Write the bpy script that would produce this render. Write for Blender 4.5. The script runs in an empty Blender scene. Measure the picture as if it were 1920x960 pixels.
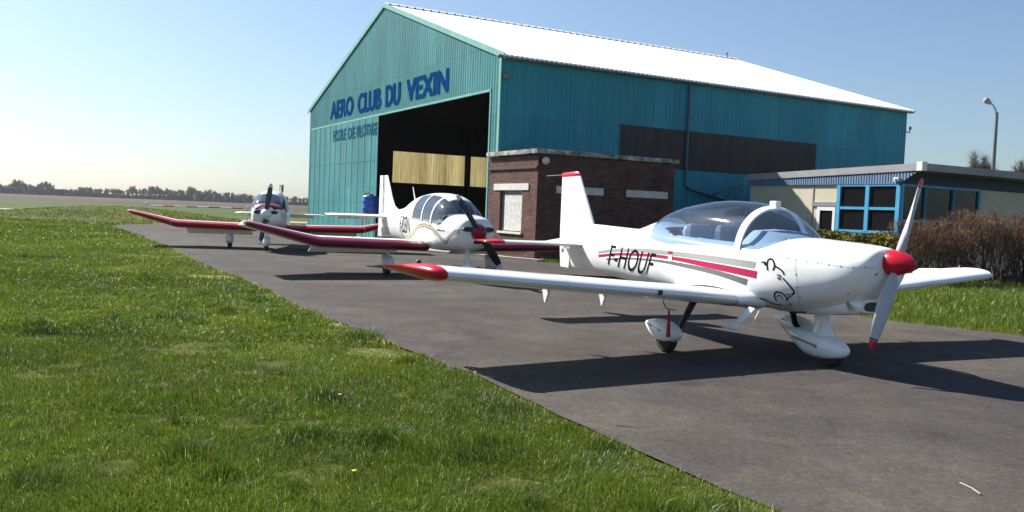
import bpy, bmesh, math, random
import numpy as np
from mathutils import Vector, Matrix
from mathutils.bvhtree import BVHTree
from math import sin, cos, pi, radians as R
random.seed(7); RNG = np.random.default_rng(11)
S = bpy.context.scene
COL = S.collection

# ------------------------------------------------------------ camera
EYE = 1.54
PITCH, ROLL, FPX = R(2.88), R(2.29), 1648.0
_F = Vector((0, cos(PITCH), -sin(PITCH))); _R0 = Vector((1, 0, 0)); _U0 = Vector((0, sin(PITCH), cos(PITCH)))
_R = _R0*cos(ROLL) + _U0*sin(ROLL); _U = _U0*cos(ROLL) - _R0*sin(ROLL)
cd = bpy.data.cameras.new('camera'); cam = bpy.data.objects.new('camera', cd); COL.objects.link(cam)
M = Matrix((_R, _U, -_F)).transposed().to_4x4(); M.translation = Vector((0, 0, EYE)); cam.matrix_world = M
cd.sensor_width = 36; cd.lens = 36*FPX/1920; cd.clip_start = .1; cd.clip_end = 6000
S.camera = cam
S.render.resolution_x = 1024; S.render.resolution_y = 512

# ------------------------------------------------------------ sky, sun, exposure
SUN_AZ, SUN_EL = R(143.5), R(39.0)           # azimuth counted from +X, towards the sun
w = bpy.data.worlds.new('World'); S.world = w; w.use_nodes = True
nt = w.node_tree; bg = nt.nodes['Background']
sky = nt.nodes.new('ShaderNodeTexSky'); sky.sky_type = 'NISHITA'; sky.sun_disc = False
sky.sun_elevation = SUN_EL; sky.sun_rotation = pi/2 - SUN_AZ
sky.altitude = 100; sky.air_density = 1.1; sky.dust_density = 1.1; sky.ozone_density = 2.2
tn = nt.nodes.new('ShaderNodeMix'); tn.data_type = 'RGBA'; tn.blend_type = 'MULTIPLY'; tn.inputs[0].default_value = 1; tn.inputs[7].default_value = (.87, 1.0, 1.16, 1)
hs0 = nt.nodes.new('ShaderNodeHueSaturation'); hs0.inputs['Saturation'].default_value = .88; nt.links.new(sky.outputs[0], hs0.inputs['Color']); nt.links.new(hs0.outputs[0], tn.inputs[6]); nt.links.new(tn.outputs[2], bg.inputs[0]); bg.inputs[1].default_value = .053
sl = bpy.data.lights.new('sun', 'SUN'); sl.energy = 4.9; sl.angle = R(.53); sl.color = (1, .955, .88)
so = bpy.data.objects.new('sun', sl); COL.objects.link(so)
sdir = Vector((cos(SUN_EL)*cos(SUN_AZ), cos(SUN_EL)*sin(SUN_AZ), sin(SUN_EL)))
so.rotation_euler = sdir.to_track_quat('Z', 'Y').to_euler()
vs = S.view_settings; vs.view_transform = 'Standard'; vs.look = 'None'; vs.exposure = 1.12; vs.gamma = 1; vs.use_curve_mapping = False

# ------------------------------------------------------------ helpers
def ray(px, py):                       # direction of a sight line of the photograph
    return (_F*FPX + _R*(px-960) - _U*(py-480)).normalized()

def bsdf(name, col, rough=.6, metal=0, spec=.5, **kw):
    m = bpy.data.materials.new(name); m.use_nodes = True
    b = m.node_tree.nodes['Principled BSDF']
    b.inputs['Base Color'].default_value = (*col, 1); b.inputs['Roughness'].default_value = rough
    b.inputs['Metallic'].default_value = metal; b.inputs['Specular IOR Level'].default_value = spec
    for k, v in kw.items(): b.inputs[k].default_value = v
    return m

def N(m, t, **kw):
    n = m.node_tree.nodes.new(t)
    for k, v in kw.items(): setattr(n, k, v)
    return n
def LK(m, a, b): m.node_tree.links.new(a, b)

def mottled(name, cols, scale=3, rough=.7, detail=6, bump=0, bscale=40, stretch=(1, 1, 1), spec=.4, lo=.3, hi=.7, coord='Object', metal=0):
    """principled material whose base colour wanders between the given colours"""
    m = bsdf(name, cols[0], rough, metal, spec); b = m.node_tree.nodes['Principled BSDF']
    tc = N(m, 'ShaderNodeTexCoord'); mp = N(m, 'ShaderNodeMapping'); mp.inputs['Scale'].default_value = stretch
    LK(m, tc.outputs[coord], mp.inputs[0])
    nz = N(m, 'ShaderNodeTexNoise'); nz.inputs['Scale'].default_value = scale; nz.inputs['Detail'].default_value = detail; nz.inputs['Roughness'].default_value = .62
    LK(m, mp.outputs[0], nz.inputs['Vector'])
    cr = N(m, 'ShaderNodeValToRGB'); e = cr.color_ramp.elements
    e[0].position = lo; e[0].color = (*cols[0], 1); e[1].position = hi; e[1].color = (*cols[-1], 1)
    for i, c in enumerate(cols[1:-1]):
        x = e.new(lo+(hi-lo)*(i+1)/(len(cols)-1)); x.color = (*c, 1)
    LK(m, nz.outputs[0], cr.inputs[0]); LK(m, cr.outputs[0], b.inputs['Base Color'])
    if bump:
        n2 = N(m, 'ShaderNodeTexNoise'); n2.inputs['Scale'].default_value = bscale; n2.inputs['Detail'].default_value = 4
        LK(m, mp.outputs[0], n2.inputs['Vector'])
        bp = N(m, 'ShaderNodeBump'); bp.inputs['Strength'].default_value = bump; bp.inputs['Distance'].default_value = .02
        LK(m, n2.outputs[0], bp.inputs['Height']); LK(m, bp.outputs[0], b.inputs['Normal'])
    return m

def link(name, me, mats, parent=None, smooth=False):
    o = bpy.data.objects.new(name, me); COL.objects.link(o)
    if mats is not None:
        for m in (mats if isinstance(mats, (list, tuple)) else [mats]): me.materials.append(m)
    if smooth: me.polygons.foreach_set('use_smooth', [True]*len(me.polygons))
    if parent is not None: o.parent = parent
    return o

def fromdata(name, v, f, mats, parent=None, smooth=False, mi=None):
    me = bpy.data.meshes.new(name); me.from_pydata([tuple(p) for p in v], [], f); me.update()
    o = link(name, me, mats, parent, smooth)
    if mi is not None: me.polygons.foreach_set('material_index', mi)
    return o

def tag(o, label=None, cat=None, group=None, kind=None):
    for k, v in (('label', label), ('category', cat), ('group', group), ('kind', kind)):
        if v: o[k] = v
    return o

def thing(name, label, cat, loc=(0, 0, 0), rz=0, group=None):
    o = bpy.data.objects.new(name, None); COL.objects.link(o); o.empty_display_size = .3
    o.location = loc; o.rotation_euler = (0, 0, rz)
    return tag(o, label, cat, group)

class MB:
    """collects simple shapes into one mesh"""
    def __init__(s): s.v = []; s.f = []; s.m = []
    def add(s, v, f, mi=0):
        k = len(s.v); s.v += [tuple(p) for p in v]; s.f += [tuple(i+k for i in q) for q in f]; s.m += [mi]*len(f); return s
    def box(s, a, b, mi=0, X=None):
        (x0, y0, z0), (x1, y1, z1) = a, b
        v = [(x0, y0, z0), (x1, y0, z0), (x1, y1, z0), (x0, y1, z0), (x0, y0, z1), (x1, y0, z1), (x1, y1, z1), (x0, y1, z1)]
        if X: v = [X(*p) for p in v]
        return s.add(v, [(0, 3, 2, 1), (4, 5, 6, 7), (0, 1, 5, 4), (1, 2, 6, 5), (2, 3, 7, 6), (3, 0, 4, 7)], mi)
    def tube(s, pts, rad, n=8, mi=0, cap=True):
        pts = [Vector(p) for p in pts]; rs = rad if isinstance(rad, (list, tuple)) else [rad]*len(pts)
        k = len(s.v); prev = None
        for i, p in enumerate(pts):
            t = (pts[min(i+1, len(pts)-1)] - pts[max(i-1, 0)]).normalized()
            if prev is None:
                a = Vector((0, 0, 1)) if abs(t.z) < .9 else Vector((1, 0, 0)); x = t.cross(a).normalized()
            else: x = (prev - t*prev.dot(t)).normalized()
            y = t.cross(x); prev = x
            for j in range(n): s.v.append(tuple(p + (x*cos(2*pi*j/n) + y*sin(2*pi*j/n))*rs[i]))
        for i in range(len(pts)-1):
            for j in range(n):
                a = k+i*n+j; b = k+i*n+(j+1) % n; s.f.append((a, b, b+n, a+n)); s.m.append(mi)
        if cap:
            s.f.append(tuple(k+j for j in reversed(range(n)))); s.f.append(tuple(k+(len(pts)-1)*n+j for j in range(n))); s.m += [mi, mi]
        return s
    def rings(s, rings, mi=0, cap=True, closed=True):
        k = len(s.v); n = len(rings[0])
        for r in rings: s.v += [tuple(p) for p in r]
        for i in range(len(rings)-1):
            for j in range(n if closed else n-1):
                a = k+i*n+j; b = k+i*n+(j+1) % n; s.f.append((a, b, b+n, a+n)); s.m.append(mi)
        if cap:
            s.f.append(tuple(k+j for j in reversed(range(n)))); s.f.append(tuple(k+(len(rings)-1)*n+j for j in range(n))); s.m += [mi, mi]
        return s
    def lathe(s, c, axis, prof, n=24, mi=0):
        """prof: (distance along axis, radius)"""
        axis = Vector(axis).normalized(); a = Vector((0, 0, 1)) if abs(axis.z) < .9 else Vector((1, 0, 0))
        x = axis.cross(a).normalized(); y = axis.cross(x); c = Vector(c)
        return s.rings([[c+axis*t+(x*cos(2*pi*j/n)+y*sin(2*pi*j/n))*max(r, 1e-4) for j in range(n)] for t, r in prof], mi)
    def build(s, name, mats, parent=None, smooth=False, bevel=0):
        o = fromdata(name, s.v, s.f, mats, parent, smooth, s.m)
        bm = bmesh.new(); bm.from_mesh(o.data); bmesh.ops.recalc_face_normals(bm, faces=bm.faces)
        bm.to_mesh(o.data); bm.free()
        if smooth: sharp(o)
        if bevel:
            b = o.modifiers.new('bevel', 'BEVEL'); b.width = bevel; b.segments = 2; b.limit_method = 'ANGLE'
        return o

def sharp(o, ang=38):
    try: o.data.set_sharp_from_angle(angle=R(ang))
    except Exception: pass

def pchip(xs, ys, x):
    xs = np.asarray(xs, float); ys = np.asarray(ys, float); h = np.diff(xs); d = np.diff(ys)/h
    m = np.zeros(len(xs)); m[0] = d[0]; m[-1] = d[-1]
    for i in range(1, len(xs)-1):
        if d[i-1]*d[i] > 0:
            w1 = 2*h[i]+h[i-1]; w2 = h[i]+2*h[i-1]; m[i] = (w1+w2)/(w1/d[i-1]+w2/d[i])
    x = np.asarray(x, float); i = np.clip(np.searchsorted(xs, x)-1, 0, len(xs)-2); t = (x-xs[i])/h[i]
    return (2*t**3-3*t**2+1)*ys[i] + (t**3-2*t**2+t)*h[i]*m[i] + (-2*t**3+3*t**2)*ys[i+1] + (t**3-t**2)*h[i]*m[i+1]

def sgp(v, p): return math.copysign(abs(v)**p, v)

# ------------------------------------------------------------ materials
M_white = mottled('aircraft_white_paint', [(.74, .745, .73), (.84, .85, .84), (.86, .87, .86)], 2.2, .24, spec=.5)
M_white.node_tree.nodes['Principled BSDF'].inputs['Coat Weight'].default_value = .4
M_white2 = mottled('aged_white_paint', [(.70, .71, .69), (.82, .82, .80)], 2.5, .32)
M_red = mottled('glossy_red_paint', [(.42, .006, .022), (.52, .01, .03)], 4, .22)
M_dred = mottled('shade_darkened_crimson', [(.15, .008, .028), (.22, .014, .042)], 3, .42)  # shade on the wing edge put into the crimson; cowl band reuses it
M_bred = mottled('bright_red_leading_edge', [(.33, .008, .02), (.42, .014, .03)], 3, .42)
M_black = bsdf('black_paint', (.012, .012, .014), .4)
M_ink = bsdf('black_decal', (.006, .006, .008), .9, 0, .05)
M_tyre = mottled('tyre_rubber', [(.018, .018, .018), (.04, .038, .035)], 12, .85)
M_lgrey = bsdf('light_grey_stripe', (.30, .30, .285), .7, 0, .2)
M_dgrey = bsdf('dark_grey_stripe', (.13, .125, .125), .7, 0, .2)
M_mag = bsdf('magenta_stripe', (.36, .008, .06), .6, 0, .2)
M_gold = bsdf('tan_stripe', (.50, .43, .28), .4)
M_steel = bsdf('bare_metal', (.45, .45, .45), .35, 1)
M_seat = mottled('grey_blue_upholstery', [(.22, .27, .34), (.34, .40, .48)], 6, .8)
M_dash = bsdf('pale_grey_glareshield', (.62, .65, .68), .5)
M_dark = bsdf('dark_cabin_lining', (.03, .032, .036), .9)
M_blade = bsdf('pale_grey_propeller', (.40, .42, .45), .35)
def glass_mat(name, tint, refl=.06, body=.18, bodycol=(.12, .17, .24)):
    m = bpy.data.materials.new(name); m.use_nodes = True; t = m.node_tree; t.nodes.clear()
    out = N(m, 'ShaderNodeOutputMaterial'); tr = N(m, 'ShaderNodeBsdfTransparent'); tr.inputs[0].default_value = (*tint, 1)
    gl = N(m, 'ShaderNodeBsdfGlossy'); gl.inputs[0].default_value = (1, 1, 1, 1); gl.inputs['Roughness'].default_value = .04
    df = N(m, 'ShaderNodeBsdfDiffuse'); df.inputs[0].default_value = (*bodycol, 1)
    fr = N(m, 'ShaderNodeFresnel'); ge = N(m, 'ShaderNodeNewGeometry'); io = N(m, 'ShaderNodeMath', operation='MULTIPLY_ADD'); LK(m, ge.outputs['Backfacing'], io.inputs[0]); io.inputs[1].default_value = -.8333; io.inputs[2].default_value = 1.5; LK(m, io.outputs[0], fr.inputs[0])
    mx0 = N(m, 'ShaderNodeMixShader'); mx0.inputs[0].default_value = body
    LK(m, tr.outputs[0], mx0.inputs[1]); LK(m, df.outputs[0], mx0.inputs[2])
    ad = N(m, 'ShaderNodeMath', operation='ADD'); LK(m, fr.outputs[0], ad.inputs[0]); ad.inputs[1].default_value = refl
    mx = N(m, 'ShaderNodeMixShader'); LK(m, ad.outputs[0], mx.inputs[0]); LK(m, mx0.outputs[0], mx.inputs[1]); LK(m, gl.outputs[0], mx.inputs[2])
    LK(m, mx.outputs[0], out.inputs[0]); return m
M_glass = glass_mat('tinted_canopy_perspex', (.54, .64, .77), .01, .03, (.30, .40, .52))
M_glass2 = glass_mat('dark_tinted_perspex', (.46, .53, .60), .03, .05, (.20, .25, .30))
def window_mat():
    m = bsdf('dark_window_pane', (.012, .012, .014), .06, 0, .6)
    return m
M_pane = window_mat(); M_pane.node_tree.nodes['Principled BSDF'].inputs['Specular IOR Level'].default_value = .25

# ------------------------------------------------------------ hangar frame: u back-left along the door wall, v along the side wall
D2 = Vector((.87478, .48452, 0)); D1 = Vector((-.48452, .87478, 0)); C0 = Vector((-.6198, 30.8652, 0))
def H(u, v, z=0): return C0 + D1*u + D2*v + Vector((0, 0, z))
HROT = math.atan2(D2.y, D2.x)     # local x = v, local y = u
def hv(u, v, z=0): return (v, u, z)  # into the frame of an Empty at C0 turned by HROT

# ------------------------------------------------------------ ground
def noise_mix(m, vec, scale, detail=5, rough=.6):
    n = N(m, 'ShaderNodeTexNoise'); n.inputs['Scale'].default_value = scale; n.inputs['Detail'].default_value = detail; n.inputs['Roughness'].default_value = rough
    LK(m, vec, n.inputs['Vector']); return n
def ramp(m, src, stops):
    cr = N(m, 'ShaderNodeValToRGB'); e = cr.color_ramp.elements
    e[0].position, e[0].color = stops[0][0], (*stops[0][1], 1); e[1].position, e[1].color = stops[-1][0], (*stops[-1][1], 1)
    for p, c in stops[1:-1]: x = e.new(p); x.color = (*c, 1)
    LK(m, src, cr.inputs[0]); return cr

def grass_ground():
    m = bsdf('grass_ground', (.06, .1, .02), .95, 0, .1); b = m.node_tree.nodes['Principled BSDF']
    g = N(m, 'ShaderNodeNewGeometry'); P = g.outputs['Position']
    a = noise_mix(m, P, .35, 6); c1 = ramp(m, a.outputs[0], [(.3, (.055, .070, .011)), (.5, (.09, .107, .016)), (.72, (.15, .14, .038))])
    f = noise_mix(m, P, 9, 8, .75); c2 = ramp(m, f.outputs[0], [(.3, (.35, .35, .3)), (.7, (1.3, 1.3, 1.2))])
    mx = N(m, 'ShaderNodeMix', data_type='RGBA', blend_type='MULTIPLY'); mx.inputs[0].default_value = 1
    LK(m, c1.outputs[0], mx.inputs[6]); LK(m, c2.outputs[0], mx.inputs[7]); LK(m, mx.outputs[2], b.inputs['Base Color'])
    bp = N(m, 'ShaderNodeBump'); bp.inputs['Strength'].default_value = .8; bp.inputs['Distance'].default_value = .05
    LK(m, f.outputs[0], bp.inputs['Height']); LK(m, bp.outputs[0], b.inputs['Normal']); return m
M_ground = grass_ground()
M_field = mottled('ploughed_soil', [(.050, .038, .025), (.072, .053, .035), (.060, .050, .030)], .02, .95, 8, stretch=(1, 4, 1), spec=.1)
M_crop = mottled('young_crop', [(.038, .066, .014), (.055, .085, .020)], .03, .95, 6, stretch=(1, 5, 1), spec=.1)

def asphalt():
    m = bsdf('worn_asphalt', (.09, .085, .08), .92, 0, .12); b = m.node_tree.nodes['Principled BSDF']
    g = N(m, 'ShaderNodeNewGeometry'); P = g.outputs['Position']
    def mul(a, c):
        mx = N(m, 'ShaderNodeMix', data_type='RGBA', blend_type='MULTIPLY'); mx.inputs[0].default_value = 1
        LK(m, a, mx.inputs[6]); LK(m, c, mx.inputs[7]); return mx.outputs[2]
    a = noise_mix(m, P, .22, 7, .62); c1 = ramp(m, a.outputs[0], [(.30, (.048, .043, .042)), (.46, (.062, .056, .053)), (.57, (.080, .071, .063)), (.74, (.104, .090, .074))])
    f = noise_mix(m, P, 30, 5, .9); c2 = ramp(m, f.outputs[0], [(.28, (.50, .50, .50)), (.5, (.95, .95, .95)), (.72, (1.75, 1.72, 1.65))])
    md = noise_mix(m, P, 1.3, 8, .75); c3 = ramp(m, md.outputs[0], [(.30, (.72, .71, .72)), (.5, (1, 1, 1)), (.66, (1.28, 1.22, 1.10))])
    # thin meandering cracks
    wn = noise_mix(m, P, 1.5, 4, .6); va = N(m, 'ShaderNodeVectorMath', operation='MULTIPLY_ADD'); va.inputs[1].default_value = (.9, .9, 0); LK(m, wn.outputs['Color'], va.inputs[0]); LK(m, P, va.inputs[2])
    vo = N(m, 'ShaderNodeTexVoronoi', feature='DISTANCE_TO_EDGE'); vo.inputs['Scale'].default_value = .27; LK(m, va.outputs[0], vo.inputs['Vector'])
    ck = ramp(m, vo.outputs['Distance'], [(0, (.80, .79, .78)), (.0025, (.9, .89, .88)), (.005, (1, 1, 1))])
    # oil drips and dark stains
    st = noise_mix(m, P, .8, 2, .4); cs_ = ramp(m, st.outputs[0], [(.22, (.62, .61, .62)), (.33, (1, 1, 1))])
    LK(m, mul(mul(mul(mul(c1.outputs[0], c2.outputs[0]), c3.outputs[0]), ck.outputs[0]), cs_.outputs[0]), b.inputs['Base Color'])
    bp = N(m, 'ShaderNodeBump'); bp.inputs['Strength'].default_value = .5; bp.inputs['Distance'].default_value = .008
    LK(m, f.outputs[0], bp.inputs['Height']); LK(m, bp.outputs[0], b.inputs['Normal']); return m
M_asph = asphalt()
M_conc = mottled('weathered_concrete', [(.30, .27, .22), (.42, .39, .33)], 1.2, .9, 6, bump=.2)
M_dry = mottled('dry_earth_and_straw', [(.16, .13, .07), (.26, .22, .12), (.12, .13, .04)], 3, .95, 6, bump=.4)

def bump_h(x, y):       # weedy bank at the left of the apron
    return .85*np.exp(-(((x+25)/7.5)**2) - ((y-56)/3.2)**2) + .06*np.exp(-(((x+33)/6)**2) - ((y-58)/3)**2)

def grid_sheet(name, x0, x1, y0, y1, nx, ny, mat, zf, kind='structure'):
    xs = np.linspace(x0, x1, nx); ys = np.linspace(y0, y1, ny); v = []; f = []
    for y in ys:
        for x in xs: v.append((x, y, float(zf(x, y))))
    for j in range(ny-1):
        for i in range(nx-1): a = j*nx+i; f.append((a, a+1, a+nx+1, a+nx))
    o = fromdata(name, v, f, mat, smooth=True); return tag(o, kind=kind)
fromG = [-1500, -700, -300, -120, -70, -60, -52, -46, -42, -38, -34, -31, -28, -26, -24, -22, -20, -18, -15, -10, 0, 30, 120, 300, 700, 1500]
ysG = [-300, -40, 0, 20, 40, 48, 50, 52, 53, 54, 55, 56, 57, 58, 59, 60, 62, 64, 68, 80, 140, 300, 700, 1500, 3000]
v = [(x, y, float(bump_h(x, y))) for y in ysG for x in fromG]; nx = len(fromG)
f = [(j*nx+i, j*nx+i+1, (j+1)*nx+i+1, (j+1)*nx+i) for j in range(len(ysG)-1) for i in range(nx-1)]
tag(fromdata('ground', v, f, M_ground, smooth=True), kind='structure')
def sheet(name, pts, z, mat):
    return tag(fromdata(name, [(x, y, z) for x, y in pts], [tuple(range(len(pts)))], mat), kind='structure')
sheet('ploughed_field', [(-1400, 150), (-160, 150), (60, 178), (500, 200), (500, 1200), (-1400, 1200)], .008, M_field)
sheet('crop_field', [(-300, 92), (60, 92), (60, 150), (-300, 145)], .006, M_crop)
sheet('taxiway', [(-140, 73.5), (-41, 73.5), (-41, 77), (-140, 79)], .06, M_conc)
sheet('taxiway', [(-31, 69), (30, 68), (30, 71.5), (-31, 73)], .012, M_conc)

EDGE = [(-20.7, 45.3), (-15.2, 35.6), (-10.87, 27.65), (-8.6, 23.4), (-6.75, 19.74), (-5.55, 17.7), (-4.57, 15.95), (-3.75, 14.2), (-3.02, 12.74), (-1.95, 10.87), (-1.1, 9.4), (-.35, 8.16), (.21, 7.0), (.60, 6.25), (.89, 5.67), (1.42, 4.61), (2.2, 3.1), (3.5, .5), (6, -5)]
REDGE = [(16, 5.0), (11.5, 9.1), (9.2, 11.3), (7.58, 12.88), (6.14, 14.31), (4.6, 17.9), (3.23, 21.99), (2.33, 25.39), (1.7, 26.6), (.95, 27.3)]
def wob(pts, amp, step=.35):
    out = []
    for a, b in zip(pts[:-1], pts[1:]):
        L = math.dist(a, b); n = max(1, int(L/step))
        for i in range(n):
            t = i/n; out.append((a[0]+(b[0]-a[0])*t+random.uniform(-amp, amp), a[1]+(b[1]-a[1])*t+random.uniform(-amp, amp)))
    out.append(pts[-1]); return out
hp = lambda u, v: tuple(H(u, v))[:2]
apron = wob(EDGE, .035) + [(16, -5)] + wob(REDGE, .05) + [hp(-3.8, -.5), hp(4, -3.3), hp(12, -3.0), hp(23.3, -.02), hp(26.5, 0), (-20.2, 51.2), (-20.9, 48)]
sheet('apron', apron, .018, M_asph)
sheet('concrete_threshold', [hp(23.2, .3), hp(23.3, -.02), hp(12, -3.0), hp(4, -3.3), hp(1.0, -1.6), hp(.3, .3)], .024, M_conc)
kb = MB(); kb.box((0, 0, 0), (1, 1, 1), X=lambda x, y, z: tuple(Vector((*hp(4-7.8*x, -3.3+2.8*x), 0)) + Vector((D2.x*.28*y, D2.y*.28*y, .09*z))))
tag(kb.build('kerb', M_conc), kind='structure')
sheet('verge', [hp(.6, -.5), hp(-3.5, -.25), hp(-3.5, 2), hp(-2.8, 2.2), hp(-2.8, .1), hp(.6, .1)], .03, M_dry)

# haze box ---------------------------------------------------------------
def haze():
    mb = MB(); mb.box((-1600, -400, -1.2), (1600, 1500, 40)); m = bpy.data.materials.new('haze_air'); m.use_nodes = True
    m.node_tree.nodes.clear(); o = N(m, 'ShaderNodeOutputMaterial'); p = N(m, 'ShaderNodeVolumePrincipled')
    p.inputs['Color'].default_value = (.86, .92, 1, 1); p.inputs['Density'].default_value = .00011; p.inputs['Anisotropy'].default_value = .3
    LK(m, p.outputs[0], o.inputs['Volume']); ob = mb.build('haze', m); tag(ob, kind='stuff'); return ob
HAZE = True
if HAZE: haze()

# ============================================================ HANGAR
M_teal = mottled('teal_painted_sheet', [(.010, .20, .27), (.016, .24, .31), (.027, .27, .33)], .5, .5, 7, stretch=(1, 1, .25), spec=.35)  # bluer skylit tone of the side wall put into the teal
M_teal_l = mottled('sunlit_tone_teal_sheet', [(.022, .18, .20), (.035, .22, .235), (.050, .26, .265)], .6, .6, 7, stretch=(1, 1, .25), spec=.3)  # front wall's copy of the same teal, sunlit tone put into the colour
M_trim = mottled('pale_teal_trim', [(.12, .34, .31), (.19, .43, .38)], 2, .5, 4)
def sheets(m, w_, h_, lo_, streak=.25):
    b = m.node_tree.nodes['Principled BSDF']; src = b.inputs['Base Color'].links[0].from_socket
    tc = N(m, 'ShaderNodeTexCoord'); sp = N(m, 'ShaderNodeSeparateXYZ'); LK(m, tc.outputs['Object'], sp.inputs[0]); ad = N(m, 'ShaderNodeMath', operation='ADD'); LK(m, sp.outputs[0], ad.inputs[0]); LK(m, sp.outputs[1], ad.inputs[1])
    cb = N(m, 'ShaderNodeCombineXYZ'); LK(m, ad.outputs[0], cb.inputs[0]); LK(m, sp.outputs[2], cb.inputs[1])
    br = N(m, 'ShaderNodeTexBrick'); br.inputs['Scale'].default_value = 1; br.inputs['Brick Width'].default_value = w_; br.inputs['Row Height'].default_value = h_; br.inputs['Mortar Size'].default_value = .012; br.offset = 0
    br.inputs['Color1'].default_value = (lo_, lo_, lo_, 1); br.inputs['Color2'].default_value = (1.08, 1.08, 1.08, 1); br.inputs['Mortar'].default_value = (.62, .62, .62, 1); LK(m, cb.outputs[0], br.inputs['Vector'])
    mp = N(m, 'ShaderNodeMapping'); mp.inputs['Scale'].default_value = (5, .35, 1); LK(m, cb.outputs[0], mp.inputs[0]); n = noise_mix(m, mp.outputs[0], 1, 6, .7)
    c = ramp(m, n.outputs[0], [(.32, (1-streak, 1-streak, 1-streak)), (.6, (1.05, 1.05, 1.05))])
    a = N(m, 'ShaderNodeMix', data_type='RGBA', blend_type='MULTIPLY'); a.inputs[0].default_value = 1; LK(m, src, a.inputs[6]); LK(m, br.outputs[0], a.inputs[7])
    d = N(m, 'ShaderNodeMix', data_type='RGBA', blend_type='MULTIPLY'); d.inputs[0].default_value = 1; LK(m, a.outputs[2], d.inputs[6]); LK(m, c.outputs[0], d.inputs[7]); LK(m, d.outputs[2], b.inputs['Base Color'])
sheets(M_teal, .95, 2.45, .90, .18); sheets(M_teal_l, .95, 2.45, .88, .25)
M_roof = mottled('white_roof_sheet', [(.78, .79, .78), (.88, .88, .87)], .4, .6, 6)
M_eave = mottled('grey_eave', [(.12, .12, .12), (.25, .24, .22)], 3, .8)
M_inner = bsdf('hangar_interior_shade', (.010, .009, .008), .95, 0, .1)  # darkness of the hangar interior put into the colour
M_blue = bsdf('blue_sign_paint', (.004, .050, .16), .95, 0, 0)
M_blue2 = bsdf('faded_blue_sign_paint', (.022, .125, .21), .95, 0, 0)
M_pipe = bsdf('blue_grey_downpipe', (.05, .12, .17), .5)
def translucent_sheet():
    m = bpy.data.materials.new('dirty_translucent_sheet'); m.use_nodes = True; m.node_tree.nodes.clear()
    o = N(m, 'ShaderNodeOutputMaterial'); d = N(m, 'ShaderNodeBsdfDiffuse'); t = N(m, 'ShaderNodeBsdfTranslucent')
    tc = N(m, 'ShaderNodeTexCoord'); mp = N(m, 'ShaderNodeMapping'); mp.inputs['Scale'].default_value = (9, 9, .8); LK(m, tc.outputs['Object'], mp.inputs[0])
    n = noise_mix(m, mp.outputs[0], 1.0, 8, .75)
    c1 = ramp(m, n.outputs[0], [(.3, (.035, .028, .022)), (.7, (.075, .062, .045))]); LK(m, c1.outputs[0], d.inputs[0])
    mp2 = N(m, 'ShaderNodeMapping'); mp2.inputs['Scale'].default_value = (1.1, 1.1, .02); LK(m, tc.outputs['Object'], mp2.inputs[0])
    n3 = noise_mix(m, mp2.outputs[0], 1.2, 3, .6)
    c2 = ramp(m, n.outputs[0], [(.25, (.17, .135, .05)), (.6, (.36, .31, .15))]); c3 = ramp(m, n3.outputs[0], [(.3, (.6, .6, .6)), (.7, (1.35, 1.35, 1.4))])
    mm = N(m, 'ShaderNodeMix', data_type='RGBA', blend_type='MULTIPLY'); mm.inputs[0].default_value = 1
    LK(m, c2.outputs[0], mm.inputs[6]); LK(m, c3.outputs[0], mm.inputs[7]); LK(m, mm.outputs[2], t.inputs[0])
    mx = N(m, 'ShaderNodeMixShader'); mx.inputs[0].default_value = .52
    LK(m, d.outputs[0], mx.inputs[1]); LK(m, t.outputs[0], mx.inputs[2]); LK(m, mx.outputs[0], o.inputs[0]); return m
M_transl = translucent_sheet()
M_band = mottled('grimy_shade_toned_sheet', [(.042, .034, .030), (.058, .048, .042), (.072, .060, .050)], 1.2, .8, 7, stretch=(3, 3, .3))  # opaque copy of the dirty translucent sheet, wall shade put into the brown

hangar = thing('hangar', 'large teal corrugated hangar with white roof and an open sliding door', 'hangar', C0, HROT)
EZ, RZ, UW, VL = 7.0, 10.85, 23.6, 21.4
def roofz(u): return EZ + (RZ-EZ)*(1-abs(u-UW/2)/(UW/2))
def corr(mb, a0, a1, zb, zt, pt, nrm, pitch=.2, dep=.022, mi=0):
    """corrugated sheet; pt(a) -> base point, nrm outward"""
    n = int((a1-a0)/pitch*2); prev = None
    nrm = Vector(nrm)
    for i in range(n+1):
        a = a0+(a1-a0)*i/n
        for k in (0, 1):
            pass
    cols = []
    for i in range(n+1):
        a = a0+(a1-a0)*i/n; off = dep if i % 2 else 0
        cols.append((a, off))
    vs_ = []
    for a, off in cols:
        p = Vector(pt(a)) + nrm*off
        vs_.append((p.x, p.y, zb(a))); vs_.append((p.x, p.y, zt(a)))
    fs = [(2*i, 2*i+2, 2*i+3, 2*i+1) for i in range(len(cols)-1)]
    mb.add(vs_, fs, mi)
# front wall: gable above the opening (local frame: x = v, y = u; outward normal of the front is -x)
mb = MB()
corr(mb, 0, .72, lambda a: 0, lambda a: 5.86, lambda a: (0, a, 0), (-1, 0, 0))
corr(mb, 23.2, UW, lambda a: 0, lambda a: 5.86, lambda a: (0, a, 0), (-1, 0, 0))
corr(mb, 0, UW, lambda a: 5.86, lambda a: roofz(a)-.02, lambda a: (-.004, a, 0), (-1, 0, 0))
mb.build('front_wall', M_teal_l, hangar)
mb = MB()
for (z0, z1) in ((0, 3.45), (5.0, EZ-.03)): corr(mb, 0, VL, lambda a, z0=z0: z0, lambda a, z1=z1: z1, lambda a: (a, 0, 0), (0, -1, 0))
corr(mb, 0, 5.12, lambda a: 3.45, lambda a: 5.0, lambda a: (a, 0, 0), (0, -1, 0)); corr(mb, 15.6, VL, lambda a: 3.45, lambda a: 5.0, lambda a: (a, 0, 0), (0, -1, 0))
mb.build('side_wall', M_teal, hangar)
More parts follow.
